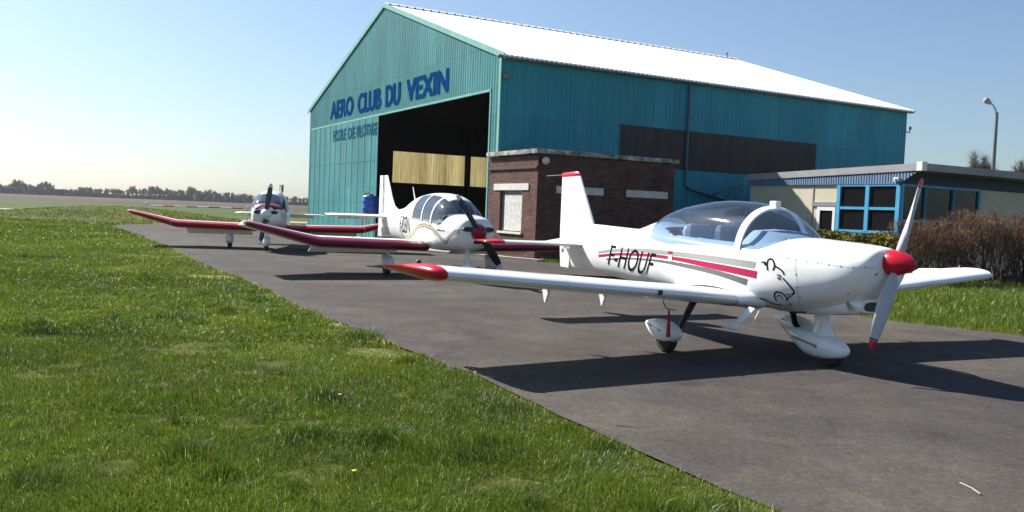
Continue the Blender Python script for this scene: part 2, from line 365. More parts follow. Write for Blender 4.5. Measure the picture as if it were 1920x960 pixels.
mb = MB(); corr(mb, 5.12, 15.6, lambda a: 3.45, lambda a: 5.0, lambda a: (a, .01, 0), (0, -1, 0), .15, .02)
mb.build('translucent_panel', M_band, hangar)['label'] = 'dirty translucent band in the side wall, its shade painted in as dark brown'
mb = MB()
for (z0, z1) in ((0, 3.05), (4.97, EZ-.03)): corr(mb, 0, VL, lambda a, z0=z0: z0, lambda a, z1=z1: z1, lambda a: (a, UW, 0), (0, 1, 0))
for a0, a1 in ((0, 5.15), (10.06, 10.32), (16.0, VL)): corr(mb, a0, a1, lambda a: 3.05, lambda a: 4.97, lambda a: (a, UW, 0), (0, 1, 0))
mb.build('side_wall', M_teal, hangar)
for a0, a1 in ((5.15, 7.0), (7.0, 8.2), (8.2, 9.3), (9.3, 10.06), (10.32, 11.7), (11.7, 13.1), (13.1, 14.5), (14.5, 16.0)):
    mb = MB(); corr(mb, a0, a1, lambda a: 3.05, lambda a: 4.97, lambda a: (a, UW-.01, 0), (0, 1, 0), .15, .02)
    mb.build('translucent_panel', M_transl, hangar)['label'] = 'sunlit yellowish translucent wall sheet seen through the open door'
mb = MB(); corr(mb, 0, UW, lambda a: 0, lambda a: roofz(a)-.02, lambda a: (VL, a, 0), (1, 0, 0)); mb.build('rear_wall', M_teal, hangar)
# near-black sheets inside the walls, interior shade put into their colour
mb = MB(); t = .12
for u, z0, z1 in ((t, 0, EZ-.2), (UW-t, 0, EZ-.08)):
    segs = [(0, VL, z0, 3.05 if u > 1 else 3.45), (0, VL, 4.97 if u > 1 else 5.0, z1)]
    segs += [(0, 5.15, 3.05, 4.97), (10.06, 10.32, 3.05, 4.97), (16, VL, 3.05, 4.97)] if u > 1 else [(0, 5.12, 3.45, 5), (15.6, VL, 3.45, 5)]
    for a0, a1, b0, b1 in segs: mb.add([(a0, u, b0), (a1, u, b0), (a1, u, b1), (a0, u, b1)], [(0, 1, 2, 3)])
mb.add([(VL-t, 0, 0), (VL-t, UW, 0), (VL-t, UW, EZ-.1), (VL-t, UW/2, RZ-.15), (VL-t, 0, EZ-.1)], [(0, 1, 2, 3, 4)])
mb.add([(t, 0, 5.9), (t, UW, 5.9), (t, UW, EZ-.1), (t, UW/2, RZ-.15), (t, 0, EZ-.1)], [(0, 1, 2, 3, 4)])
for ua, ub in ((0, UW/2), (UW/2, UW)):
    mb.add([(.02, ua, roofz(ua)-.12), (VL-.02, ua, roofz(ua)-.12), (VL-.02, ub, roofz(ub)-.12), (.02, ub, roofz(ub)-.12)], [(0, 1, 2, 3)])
mb.build('interior_shade_sheet', M_inner, hangar)
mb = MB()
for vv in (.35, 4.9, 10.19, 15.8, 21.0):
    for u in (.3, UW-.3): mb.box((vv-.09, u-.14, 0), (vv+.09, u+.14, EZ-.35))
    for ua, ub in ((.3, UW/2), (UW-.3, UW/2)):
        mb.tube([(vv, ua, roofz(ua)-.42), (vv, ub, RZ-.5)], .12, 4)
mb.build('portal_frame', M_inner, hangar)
mb = MB(); mb.add([(.05, .1, .04), (VL-.1, .1, .04), (VL-.1, UW-.1, .04), (.05, UW-.1, .04)], [(0, 1, 2, 3)])
mb.build('floor', bsdf('shade_toned_floor', (.035, .03, .027), .8), hangar)  # concrete floor with the interior darkness painted into its colour
# roof slopes (corrugated down the slope)
for s in (0, 1):
    mb = MB(); n = 216; vs_ = []; fs = []
    for i in range(n+1):
        vv = -.06+(VL+.28)*i/n; off = .035 if i % 2 else 0
        for u in ((-.3 if s == 0 else UW+.3), UW/2):
            vs_.append((vv, u, roofz(u)+.03+off))
    for i in range(n): fs.append((2*i, 2*i+2, 2*i+3, 2*i+1))
    k = len(vs_); vs2 = [(x, y, z-.06) for x, y, z in vs_]
    fs2 = [tuple(j+k for j in q) for q in fs] + [(2*i, 2*i+2, 2*i+2+k, 2*i+k) for i in range(n)]
    mb.add(vs_+vs2, fs+fs2); mb.build('roof', M_roof, hangar)
mb = MB()     # ridge cap
n = 44
for i in range(n):
    a = -.06+(VL+.28)*i/n; b = a+(VL+.28)/n+.02; h = .13+.012*(i % 2)
    mb.add([(a, UW/2-.28, RZ+.0), (b, UW/2-.28, RZ+.0), (b, UW/2, RZ+h), (a, UW/2, RZ+h), (a, UW/2+.28, RZ+.0), (b, UW/2+.28, RZ+.0)], [(0, 1, 2, 3), (3, 2, 5, 4)])
for i in range(52): mb.box((.1+i*.41, UW/2-.31, RZ-.05), (.19+i*.41, UW/2-.27, RZ+.03), 1)
mb.build('ridge_cap', [M_roof, M_eave], hangar)
for ua, ub in ((-.3, UW/2), (UW+.3, UW/2)):      # verge flashing along the gable
    mb = MB(); mb.add([(x, u, roofz(u)+dz) for u in (ua, ub) for x, dz in ((-.075, -.11), (-.035, -.11), (-.035, .10), (-.075, .10))],
        [(0, 1, 2, 3), (4, 7, 6, 5), (0, 4, 5, 1), (1, 5, 6, 2), (2, 6, 7, 3), (3, 7, 4, 0)])
    mb.build('verge_trim', M_trim, hangar)
mb = MB(); mb.box((-.26, -.24, EZ-.16), (VL+.2, -.06, EZ-.06)); mb.build('gutter', M_eave, hangar, bevel=.02)
mb = MB(); mb.box((-.05, -.05, 0), (-.012, .10, EZ-.02)); mb.build('corner_trim', M_trim, hangar)
mb = MB(); mb.box((-.04, .70, 5.78), (.05, 23.2, 5.86)); mb.box((-.03, .68, 0), (.05, .76, 5.8)); mb.build('door_head', M_trim, hangar)
# sliding door leaves
door = MB()
corr(door, 11.95, 23.2, lambda a: .05, lambda a: 5.76, lambda a: (-.06, a, 0), (-1, 0, 0), .31, .012)
door_o = door.build('sliding_door', M_teal_l, hangar)
for i in range(13):
    u = 11.98+i*.93; mb = MB(); mb.box((-.088, u-.016, .04), (-.07, u+.016, 5.77)); mb.build('door_batten', M_trim, door_o)
mb = MB(); mb.box((-.079, 11.96, 1.72), (-.066, 23.19, 1.75)); mb.box((-.079, 11.96, 3.7), (-.066, 23.19, 3.73)); mb.build('door_rail', M_teal_l, door_o)

def text_mesh(txt, bold=0, shear=0, spacing=1.0):
    cu = bpy.data.curves.new('t', 'FONT'); cu.body = txt; cu.size = 1; cu.offset = bold; cu.shear = shear; cu.space_character = spacing
    o = bpy.data.objects.new('t', cu); COL.objects.link(o); dg = bpy.context.evaluated_depsgraph_get(); dg.update()
    me = bpy.data.meshes.new_from_object(o.evaluated_get(dg)); COL.objects.unlink(o); bpy.data.objects.remove(o)
    me.materials.clear(); return me
def wall_text(txt, u0, u1, z0, z1, mat, x, bold, parent, name, slope=0):
    """painted letters; bold strokes come from a few thin coats laid slightly aside of each other"""
    me = text_mesh(txt, 0); co = np.array([v.co for v in me.vertices]); mn = co.min(0); mxx = co.max(0); fs = [tuple(p.vertices) for p in me.polygons]
    su, sz = (u0-u1), (z1-z0); mb = MB(); k = 0
    for du, dz in (((0, 0), (-1, 0), (1, 0), (-.5, 1), (.5, -1), (.5, 1), (-.5, -1)) if bold else ((0, 0),)):
        a = (co[:, 0]-mn[0])/(mxx[0]-mn[0]); b = (co[:, 1]-mn[1])/(mxx[1]-mn[1])
        uu = u0+du*bold-(su)*a*1.0; zz = z0+sz*.03+sz*.94*b+dz*bold*.35
        mb.add([(x-.0012*k, p, q_) for p, q_ in zip(uu, zz)], fs); k += 1
    me2 = bpy.data.meshes.new(name); me2.from_pydata(mb.v, [], mb.f); return link(name, me2, mat, parent)
for txt, u0, u1, z0, z1 in (('AERO', 19.56, 15.9, 6.12, 7.08), ('CLUB', 15.05, 11.9, 6.10, 7.08), ('DU', 11.2, 9.5, 6.09, 7.08), ('VEXIN', 8.65, 4.4, 6.12, 7.06)):
    wall_text(txt, u0, u1, z0, z1, M_blue, -.027, .10, hangar, 'lettering')
for txt, u0, u1 in (('ECOLE', 18.8, 16.75), ('DE', 16.35, 15.3), ('PILOTAGE', 14.95, 12.08)):
    wall_text(txt, u0, u1, 4.92, 5.5, M_blue2, -.091, .025, door_o, 'lettering')
# pipes and fittings on the side wall
mb = MB(); mb.tube([(8.35, -.09, EZ-.15), (8.35, -.09, 2.85), (8.6, -.1, 2.72), (10.4, -.1, 2.38), (12.5, -.1, 2.0)], .05, 8); mb.build('downpipe', M_pipe, hangar, True)
mb = MB(); mb.lathe((.14, -.13, 6.33), (0, 0, -1), [(0, .05), (.03, .11), (.16, .12), (.2, .06)], 12); mb.box((.1, -.13, 6.30), (.18, 0, 6.34)); mb.build('bulkhead_lamp', M_eave, hangar, True)
mb = MB(); mb.tube([(VL+.02, .1, 6.05), (VL+.4, .1, 5.98), (VL+.44, .1, 6.15)], .025, 6); mb.lathe((VL+.44, .1, 6.12), (0, 0, 1), [(0, .05), (.1, .06), (.16, .03)], 8)
mb.build('insulator_bracket', M_eave, hangar)
mb = MB(); mb.tube([(20.9, UW/2, RZ+.05), (20.9, UW/2, RZ+.33)], .03, 6); mb.lathe((20.9, UW/2, RZ+.25), (0, 0, 1), [(0, .03), (.05, .09), (.12, .02)], 8); mb.build('ridge_finial', M_eave, hangar)

# ============================================================ BRICK ANNEX
def brick_mat():
    m = bsdf('red_brown_brick', (.2, .08, .06), .9, 0, .2); b = m.node_tree.nodes['Principled BSDF']
    uv = N(m, 'ShaderNodeUVMap'); br = N(m, 'ShaderNodeTexBrick'); br.inputs['Scale'].default_value = 1
    br.inputs['Brick Width'].default_value = .225; br.inputs['Row Height'].default_value = .075; br.inputs['Mortar Size'].default_value = .007
    br.inputs['Color1'].default_value = (.085, .042, .034, 1); br.inputs['Color2'].default_value = (.155, .078, .064, 1); br.inputs['Mortar'].default_value = (.13, .095, .085, 1)
    br.inputs['Mortar Smooth'].default_value = .4; br.inputs['Bias'].default_value = -.1
    LK(m, uv.outputs[0], br.inputs['Vector'])
    n = noise_mix(m, uv.outputs[0], 1.3, 7, .7); c = ramp(m, n.outputs[0], [(.3, (.55, .52, .5)), (.7, (1.25, 1.22, 1.2))])
    mx = N(m, 'ShaderNodeMix', data_type='RGBA', blend_type='MULTIPLY'); mx.inputs[0].default_value = 1
    LK(m, br.outputs[0], mx.inputs[6]); LK(m, c.outputs[0], mx.inputs[7]); LK(m, mx.outputs[2], b.inputs['Base Color'])
    bp = N(m, 'ShaderNodeBump'); bp.inputs['Strength'].default_value = .6; bp.inputs['Distance'].default_value = .01; bp.invert = True
    LK(m, br.outputs['Fac'], bp.inputs['Height']); LK(m, bp.outputs[0], b.inputs['Normal']); return m
M_brick = brick_mat()
M_cap = mottled('stained_concrete_coping', [(.06, .06, .055), (.22, .21, .19), (.46, .44, .40)], 3.2, .9, 9, lo=.36, hi=.60)
M_lint = mottled('white_painted_lintel', [(.50, .49, .45), (.66, .64, .60)], 5, .8)
M_board = mottled('whitewashed_board', [(.40, .40, .37), (.66, .65, .62)], 7, .85, 8)
M_frame = mottled('grey_window_frame', [(.16, .17, .17), (.26, .27, .27)], 5, .7)
annex = thing('brick_annex', 'low flat-roofed brick annex with a boarded window at the hangar corner', 'annex', C0, HROT)
def brick_wall(name, quads, parent):
    """quads of (p0,p1,z0,z1) in the hangar frame"""
    v = []; f = []; uvs = []
    for (a, b, z0, z1) in quads:
        k = len(v); L = math.dist(a, b); v += [(*a, z0), (*b, z0), (*b, z1), (*a, z1)]; f.append((k, k+1, k+2, k+3))
        o = a[0]+a[1]; uvs += [(o, z0), (o+L, z0), (o+L, z1), (o, z1)]
    ob = fromdata(name, v, f, M_brick, parent); l = ob.data.uv_layers.new(name='UVMap')
    for i, u in enumerate(uvs): l.data[i].uv = u
    return ob
# front (x=v=-.02), window opening u -.33..-1.95, z .86..2.27 ; y runs along u
fx = -.075; U0, U1 = .5, -2.9; W0, W1 = -.40, -1.95
P = lambda u: (fx, u)
q = [(P(U0), P(W0), 0, 3.4), (P(W1), P(U1), 0, 3.4), (P(W0), P(W1), 0, .86), (P(W0), P(W1), 2.27, 3.4)]
brick_wall('front_wall', q, annex)
q = [((fx, U1), (5.5, U1), 0, 3.42), ((5.5, U1), (5.5, -.05), 0, 3.42)]; brick_wall('side_wall', q, annex)
for q in ([((fx, W0), (fx+.2, W0), .86, 2.27)], [((fx+.2, W1), (fx, W1), .86, 2.27)]): brick_wall('window_reveal', q, annex)
q = [((fx-.05, U0), (fx-.05, U1), 2.95, 3.06), ((fx-.05, U1-.04), (fx-.05, U1), 2.95, 3.06)]
mb = MB(); mb.box((fx-.055, U1, 2.97), (fx-.002, U0, 3.05)); sc = mb.build('string_course', bsdf('dark_brick', (.07, .035, .03), .9), annex)
mb = MB(); mb.box((fx-.12, U1-.10, 3.44), (5.60, U0+.05, 3.59)); mb.build('coping', M_cap, annex, bevel=.015)
win = MB(); win.box((fx+.10, W1, .86), (fx+.14, W1+.09, 2.27)); win.box((fx+.10, W0-.22, .86), (fx+.14, W0, 2.27)); win.box((fx+.10, W1, 2.14), (fx+.14, W0, 2.27))
wo = win.build('window', M_frame, annex)
mb = MB(); mb.box((fx+.06, W1+.05, .9), (fx+.095, W0-.24, 2.13)); mb.build('window_board', M_board, wo)
mb = MB(); mb.box((fx-.06, W1-.08, .80), (fx+.1, W0+.05, .87)); mb.build('window_sill', M_lint, wo)
mb = MB(); mb.box((fx-.03, -2.38, 2.27), (fx+.1, .05, 2.49)); mb.build('lintel', M_lint, annex)
for v0, v1 in ((.65, 2.49), (3.44, 5.21)):
    mb = MB(); mb.box((v0, U1-.03, 2.20), (v1, U1+.05, 2.44)); mb.build('lintel', M_lint, annex)
mb = MB(); mb.lathe((.14, U1-.13, 3.22), (0, 0, 1), [(-.13, .02), (-.11, .08), (-.05, .125), (.03, .125), (.09, .08), (.12, .03)], 16)
mb.build('globe_lamp', bsdf('cream_lamp_glass', (.6, .55, .42), .4), annex, True)
mb = MB()
mb.lathe((.5, U1-.03, .35), (0, 0, 1), [(0, .01), (.01, .02), (.3, .02)], 6)
mb.build('conduit', M_eave, annex)
# pole like thin wire between the annex and the fin is left to the aircraft (aerial rod)

# ============================================================ CLUBHOUSE
M_cream = mottled('cream_rendered_panel', [(.50, .45, .33), (.60, .55, .42)], 1.0, .85, 6)
M_fascia = mottled('grey_concrete_fascia', [(.26, .26, .26), (.36, .36, .36)], 1.5, .85, 6)
M_slat = mottled('blue_grey_ribbed_cladding', [(.12, .20, .34), (.17, .26, .40)], 2, .6)
M_bfr = mottled('bright_blue_frame', [(.055, .30, .52), (.08, .36, .58)], 3, .45)
M_wht = bsdf('white_pvc', (.75, .75, .73), .4)
M_grey = bsdf('grey_band', (.2, .22, .24), .6)
club = thing('clubhouse', 'low flat-roofed clubhouse with blue window frames and cream panels behind the shrubs', 'building', C0, HROT)
V0 = 9.0; UC = -9.41; UL = -3.0; CZ = 2.86
def rz_(u): return 3.24+(u-UC)*(3.05-3.24)/(UL-UC)      # roof underside falls towards the hangar
mb = MB()
mb.add([(V0, -5.99, 0), (V0, UL, 0), (V0, UL, CZ), (V0, -5.99, CZ)], [(0, 1, 2, 3)])
mb.add([(V0, -7.05, 2.28), (V0, -5.99, 2.28), (V0, -5.99, CZ), (V0, -7.05, CZ)], [(0, 1, 2, 3)])
mb.add([(V0, -6.22, 0), (V0, -6.0, 0), (V0, -6.0, 2.2), (V0, -6.22, 2.2)], [(0, 1, 2, 3)])
mb.add([(V0, UC, 0), (V0, -7.02, 0), (V0, -7.02, .55), (V0, UC, .55)], [(0, 1, 2, 3)])
mb.add([(V0, UL, 0), (26, UL, 0), (26, UL, CZ), (V0, UL, CZ)], [(0, 1, 2, 3)])
mb.build('wall', M_cream, club)
mb = MB(); mb.add([(12.93, UC, 0), (17.5, UC, 0), (17.5, UC, CZ), (12.93, UC, CZ)], [(0, 1, 2, 3)]); mb.build('wall', M_cream, club)
mb = MB(); mb.add([(9, UC, 0), (12.93, UC, 0), (12.93, UC, .62), (9, UC, .62)], [(0, 1, 2, 3)]); mb.build('wall', M_cream, club)
mb = MB(); mb.add([(20.5, UC, 0), (26, UC, 0), (26, UC, CZ), (20.5, UC, CZ)], [(0, 1, 2, 3)]); mb.build('wall', M_cream, club)
mb = MB(); mb.box((V0-.02, -6.02, 0), (V0+.02, -5.985, CZ-.002)); mb.build('wall_joint', M_grey, club)
# ribbed cladding strip
mb = MB(); n = 64
for i in range(n):
    u = UL+(UC-.0-UL)*i/n; u2 = UL+(UC-UL)*(i+.62)/n
    mb.box((V0-.07, min(u, u2), CZ), (V0-.035, max(u, u2), rz_(u2)))
mb.box((V0-.03, UC, CZ), (V0+.1, UL, 3.0))
for i in range(6):
    u = UC-.11*i; mb.box((V0-.07, u-.08, CZ+.05+.065*i), (V0-.035, u-.01, 3.24))
mb.build('ribbed_cladding', M_slat, club)
mb = MB(); mb.add([(V0-.028, UC, 3.0), (V0-.028, UL, 3.0), (V0-.028, UL, rz_(UL)), (V0-.028, UC, rz_(UC))], [(0, 1, 2, 3)])
mb.add([(V0-.02, UC-.02, CZ), (26, UC-.02, CZ), (26, UC-.02, 3.24), (V0-.02, UC-.02, 3.24)], [(0, 1, 2, 3)]); mb.build('upper_wall', bsdf('dark_blue_upper_wall', (.03, .05, .09), .7), club)
# roof slab with fascia, overhanging
def slab(z_off, h, x0, x1, ya, yb):
    vs_ = []
    for y in (ya, yb):
        z = rz_(y)+z_off; vs_ += [(x0, y, z), (x1, y, z), (x1, y, z+h), (x0, y, z+h)]
    return vs_, [(0, 1, 2, 3), (4, 7, 6, 5), (0, 4, 5, 1), (1, 5, 6, 2), (2, 6, 7, 3), (3, 7, 4, 0)]
mb = MB(); mb.add(*slab(.0, .22, 8.90, 26.5, UL+.1, -10.15)); rf = mb.build('roof', M_fascia, club)
mb = MB(); mb.box((8.87, -10.19, 3.25), (9.1, -10.0, 3.52)); mb.build('roof_corner_cap', M_wht, rf)
# blue windows on the lit face
def blue_window(x, ua, ub, z0, z1, cols, rows, parent, fw=.07, axis='u'):
    mb = MB(); pn = MB()
    def bx(a, b, c, d, mbx, dx0, dx1):
        if axis == 'u': mbx.box((x-dx0, min(a, b), c), (x-dx1, max(a, b), d))
        else: mbx.box((min(a, b), x-dx0, c), (max(a, b), x-dx1, d))
    for i in range(cols+1):
        u = ua+(ub-ua)*i/cols; bx(u-fw, u+fw, z0, z1, mb, .06, -.02)
    for j in range(rows+1):
        z = z0+(z1-z0)*j/rows; bx(ua, ub, z-fw*.6, z+fw*.6, mb, .052, -.018)
    o = mb.build('window', M_bfr, parent); bx(ua, ub, z0, z1, pn, .0, -.01); pn.build('pane', M_pane, o); return o
blue_window(V0, -7.10, -9.36, 1.36, CZ-.02, 2, 2, club)
mb = MB(); mb.box((V0-.03, UC, .55), (V0+.02, -7.05, 1.30)); mb.build('window_apron', bsdf('white_blue_panel', (.45, .50, .55), .7), club)
mb = MB(); mb.box((V0-.05, -7.02, 2.14), (V0+.02, -6.0, 2.28)); mb.build('door_head', M_grey, club)
dr = MB(); dr.box((V0-.06, -7.0, 0), (V0+.02, -6.9, 2.12)); dr.box((V0-.06, -6.36, 0), (V0+.02, -6.24, 2.12)); dr.box((V0-.058, -6.9, 2.0), (V0+.02, -6.36, 2.12)); dr.box((V0-.056, -6.9, 0), (V0+.02, -6.36, .35))
do = dr.build('door', M_wht, club); mb = MB(); mb.box((V0-.02, -6.9, .35), (V0, -6.36, 2.0)); mb.build('pane', M_pane, do)
# shaded face
for i, (va, vb) in enumerate(((9.03, 10.13), (10.13, 11.5), (11.5, 12.85))): blue_window(UC, va, vb, .66, CZ-.02, 1, 2, club, .055, 'v')
blue_window(UC, 17.55, 20.45, .66, CZ-.02, 2, 2, club, .055, 'v')
mb = MB(); mb.box((V0-.16, UC+.0, 2.93), (V0-.04, UC+.16, 3.06)); mb.lathe((V0-.2, UC+.08, 2.995), (-1, 0, 0), [(-.05, .045), (0, .05), (.03, .03)], 12); mb.build('security_camera', M_wht, club)
mb = MB(); mb.lathe((14.9, UC-.02, 2.05), (0, -1, 0), [(0, .06), (.02, .06), (.04, .03)], 12); mb.box((14.86, UC-.03, 1.8), (14.94, UC-.01, 2.0)); mb.build('wall_sign', bsdf('pale_green_sign', (.3, .42, .4), .5), club)
mb = MB(); mb.tube([(9.75, -.12, 2.52), (9.0, -1.6, 2.72), (8.9, UL+.2, 2.95)], .045, 8); mb.build('gutter_pipe', M_fascia, club, True)

# ============================================================ AIRCRAFT
def body_rings(st, xs, n=56):
    st = sorted(st); X = [s[0] for s in st]; A = [pchip(X, [s[k] for s in st], xs) for k in range(1, 7)]
    out = []
    for i, x in enumerate(xs):
        w_, zt, zb, zm, n1, n2 = [a[i] for a in A]; r = []
        for j in range(n):
            t = 2*pi*j/n; c, s_ = cos(t), sin(t)
            if s_ >= 0: r.append((x, w_*sgp(c, 2/n1), zm+(zt-zm)*abs(s_)**(2/n1)))
            else: r.append((x, w_*sgp(c, 2/n2), zm-(zm-zb)*abs(s_)**(2/n2)))
        out.append(r)
    return out
def naca(t, camber=.02, n=17):
    xs = [(1-cos(pi*i/n))/2 for i in range(n+1)]
    yt = [5*t*(.2969*x**.5-.126*x-.3516*x*x+.2843*x**3-.1015*x**4) for x in xs]
    yc = [camber*4*x*(1-x) for x in xs]
    up = [(x, c+y) for x, y, c in zip(xs, yt, yc)]; lo = [(x, c-y) for x, y, c in zip(xs, yt, yc)]
    return up[::-1] + lo[1:]          # TE over top to LE, then under to TE
def wing_mesh(secs, camber=.02, n=17, vertical=False):
    """secs: (span, xLE, chord, z, thickness, incidence) ; returns MB; ring order TE-top-LE-bottom"""
    rings = []
    for y, xl, c, z, t, inc in secs:
        r = []
        for a, b in naca(t, camber, n):
            dx = -a*c; dz = b*c; ca, sa = cos(inc), sin(inc)
            px, pz = dx*ca-dz*sa*-1, dz*ca+dx*sa
            r.append((xl+px, y, z+pz) if not vertical else (xl+dx, dz, y))
        rings.append(r)
    return rings
def wing_part(name, secs, mat, parent, le_mat=None, le_frac=.1, camber=.02, vertical=False, n=17, keepx=None):
    rings = wing_mesh(secs, camber, n, vertical); mb = MB(); mb.rings(rings, 0, True)
    m = len(rings[0])
    if le_mat is not None:
        for i in range(len(rings)-1):
            for j in range(m):
                mid = abs((j+.5) - n)                # distance in points from the leading edge
                if (j < n and (1-cos(pi*(n-j-.5)/n))/2 < le_frac) or (j >= n and (1-cos(pi*(j-n+.5)/n))/2 < le_frac*.75): mb.m[i*m+j] = 1
    return mb.build(name, [mat, le_mat] if le_mat else [mat], parent, smooth=True)
def subdiv_secs(secs, k):
    out = []
    for a, b in zip(secs[:-1], secs[1:]):
        for i in range(k): t = i/k; out.append(tuple(p+(q_-p)*t for p, q_ in zip(a, b)))
    return out+[secs[-1]]
def spat(name, c, L, Wd, Hh, mat, parent, tail_up=.35, tyre_r=.16, tyre_w=.13, extra=None, aft=0, zc=None):
    """teardrop wheel fairing around the wheel at c=(x,y); nose forward"""
    cx, cy = c; zc = zc or tyre_r+Hh*.42; mb = MB(); rings = []
    prof = [(.50, .02), (.485, .22), (.44, .46), (.34, .74), (.2, .94), (.05, 1.0), (-.1, .93), (-.24, .74), (-.37, .46), (-.46, .22), (-.5, .05)]
    for a, k in prof:
        x = cx+a*L+.02+aft; dz = tail_up*Hh*max(0, -a-.05)*1.6 - .05*Hh*max(0, a)*2; r = []
        for j in range(20):
            t = 2*pi*j/20; yy = Wd/2*k*sgp(cos(t), .9); zz = Hh/2*k*sgp(sin(t), .9); r.append((x, cy+yy, zc+dz+max(zz, -Hh*.42)))
        rings.append(r)
    mb.rings(rings, 0, True); o = mb.build(name, mat, parent, True)
    tb = MB(); tb.lathe((cx, cy-tyre_w/2, tyre_r+.018), (0, 1, 0), [(0, tyre_r*.6), (.008, tyre_r*.86), (tyre_w*.25, tyre_r), (tyre_w*.75, tyre_r), (tyre_w-.008, tyre_r*.86), (tyre_w, tyre_r*.6)], 28)
    tb.build('tyre', M_tyre, o, True)
    return o
def propeller(hub, ang, rad, mat, tipmat, bandmat, parent, cw=.105):
    pr = MB(); pr.lathe(hub, (1, 0, 0), [(-.07, .07), (.05, .07)], 16); po = pr.build('propeller', M_steel, parent, True)
    for s in (0, 1):
        a = ang+s*pi; dy, dz = sin(a), cos(a); rings = []; fr = [.06, .14, .22, .35, .5, .65, .78, .86, .88, .90, .905, .93, .96, .985, 1.0]
        for f_ in fr:
            r = rad*f_; ch = cw*(.55+1.5*f_-1.62*f_*f_)/.9 if f_ > .15 else cw*.5
            if f_ > .95: ch *= (1.0-(f_-.95)*7)
            tw = R(62-48*f_); th = .16*ch+(.05*(1-f_)**2); rg = []
            for j in range(12):
                t = 2*pi*j/12; c_ = ch*.72*cos(t); q_ = th*sin(t)
                tx = -c_*sin(tw)+q_*cos(tw)*1; ty = c_*cos(tw)+q_*sin(tw)
                rg.append((hub[0]+tx, hub[1]+dy*r+dz*ty, hub[2]+dz*r-dy*ty))
            rings.append(rg)
        mb = MB(); mb.rings(rings, 0, True); nn = 12
        for i in range(len(fr)-1):
            for j in range(nn):
                if fr[i] >= .905: mb.m[i*nn+j] = 1
                elif fr[i] >= .88 and fr[i] < .895: mb.m[i*nn+j] = 2
        mb.m[-1] = 1
        mb.build('blade', [mat, tipmat, bandmat], po, True)
    return po

class Skin:
    """surface of one part in the aircraft's own frame for laying decals onto"""
    def __init__(s, ob, root):
        me = ob.data; s.bvh = BVHTree.FromPolygons([v.co.copy() for v in me.vertices], [tuple(p.vertices) for p in me.polygons])
        s.M = Matrix.Translation(root.location) @ root.rotation_euler.to_matrix().to_4x4(); s.I = s.M.inverted()
    def px(s, x, y, off=.003):
        o = s.I @ Vector((0, 0, EYE)); d = (s.I.to_3x3() @ ray(x, y)).normalized(); h, nrm, i, ds = s.bvh.ray_cast(o, d)
        return None if h is None else h + (nrm if nrm.dot(d) < 0 else -nrm)*off
    def side(s, x, z, sgn=-1, off=.003):
        h, nrm, i, ds = s.bvh.ray_cast(Vector((x, 2*sgn, z)), Vector((0, -sgn, 0)))
        return None if h is None else h + Vector((nrm.x, nrm.y, nrm.z))*(off if nrm.y*sgn > 0 else -off)
def strip_px(sk, name, top, bot, mat, parent, n=60, rows=5, px=True, off=.003):
    """decal band between two curves given as points"""
    tx = np.array(top, float); bx = np.array(bot, float); ta = np.linspace(0, 1, n)
    def samp(c):
        d = np.r_[0, np.cumsum(np.hypot(*np.diff(c, axis=0).T))]; d /= d[-1]; return np.c_[pchip(d, c[:, 0], ta), pchip(d, c[:, 1], ta)]
    a = samp(tx); b = samp(bx); v = []; ok = []
    for i in range(n):
        for j in range(rows):
            p = a[i]+(b[i]-a[i])*j/(rows-1); h = sk.px(p[0], p[1], off) if px else sk.side(p[0], p[1], off=off)
            ok.append(h is not None); v.append(tuple(h) if h is not None else (0, 0, 0))
    f = [q_ for i in range(n-1) for j in range(rows-1) for q_ in [(i*rows+j, (i+1)*rows+j, (i+1)*rows+j+1, i*rows+j+1)] if all(ok[k] for k in q_)]
    return fromdata(name, v, f, mat, parent, True)
def line_px(sk, pts, wid, mb, px=True, off=.004):
    """stroke along points, drawn on the skin (px units or metres)"""
    p = []
    for a, b in zip(pts[:-1], pts[1:]):
        for k in range(6): t = k/6; p.append((a[0]+(b[0]-a[0])*t, a[1]+(b[1]-a[1])*t))
    p.append(pts[-1]); P_ = [(sk.px(x, y, off) if px else sk.side(x, y, off=off)) for x, y in p]
    P_ = [q_ for q_ in P_ if q_ is not None]
    if len(P_) < 2: return
    vs_ = []
    for i, c in enumerate(P_):
        t = (P_[min(i+1, len(P_)-1)]-P_[max(i-1, 0)]).normalized()
        nrm = sk.bvh.find_nearest(c)[1]; s_ = t.cross(nrm).normalized()*wid/2; vs_ += [c+s_, c-s_]
    mb.add(vs_, [(2*i, 2*i+1, 2*i+3, 2*i+2) for i in range(len(P_)-1)])
def decal_text(sk, txt, mapper, mat, parent, name='registration', bold=.0, cut=12):
    me = text_mesh(txt, bold); bm = bmesh.new(); bm.from_mesh(me)
    co = np.array([v.co for v in bm.verts]); mn = co.min(0); mxx = co.max(0); w_ = mxx[0]-mn[0]; h_ = mxx[1]-mn[1]
    for k in range(1, 4*cut):
        bmesh.ops.bisect_plane(bm, geom=bm.verts[:]+bm.edges[:]+bm.faces[:], plane_co=(mn[0]+w_*k/(4*cut), 0, 0), plane_no=(1, 0, 0))
    for k in range(1, cut):
        bmesh.ops.bisect_plane(bm, geom=bm.verts[:]+bm.edges[:]+bm.faces[:], plane_co=(0, mn[1]+h_*k/cut, 0), plane_no=(0, 1, 0))
    bad = []
    for v_ in bm.verts:
        h = mapper((v_.co.x-mn[0])/w_, (v_.co.y-mn[1])/h_)
        if h is None: bad.append(v_)
        else: v_.co = h
    bmesh.ops.delete(bm, geom=bad, context='VERTS'); bm.to_mesh(me); bm.free(); return link(name, me, mat, parent)

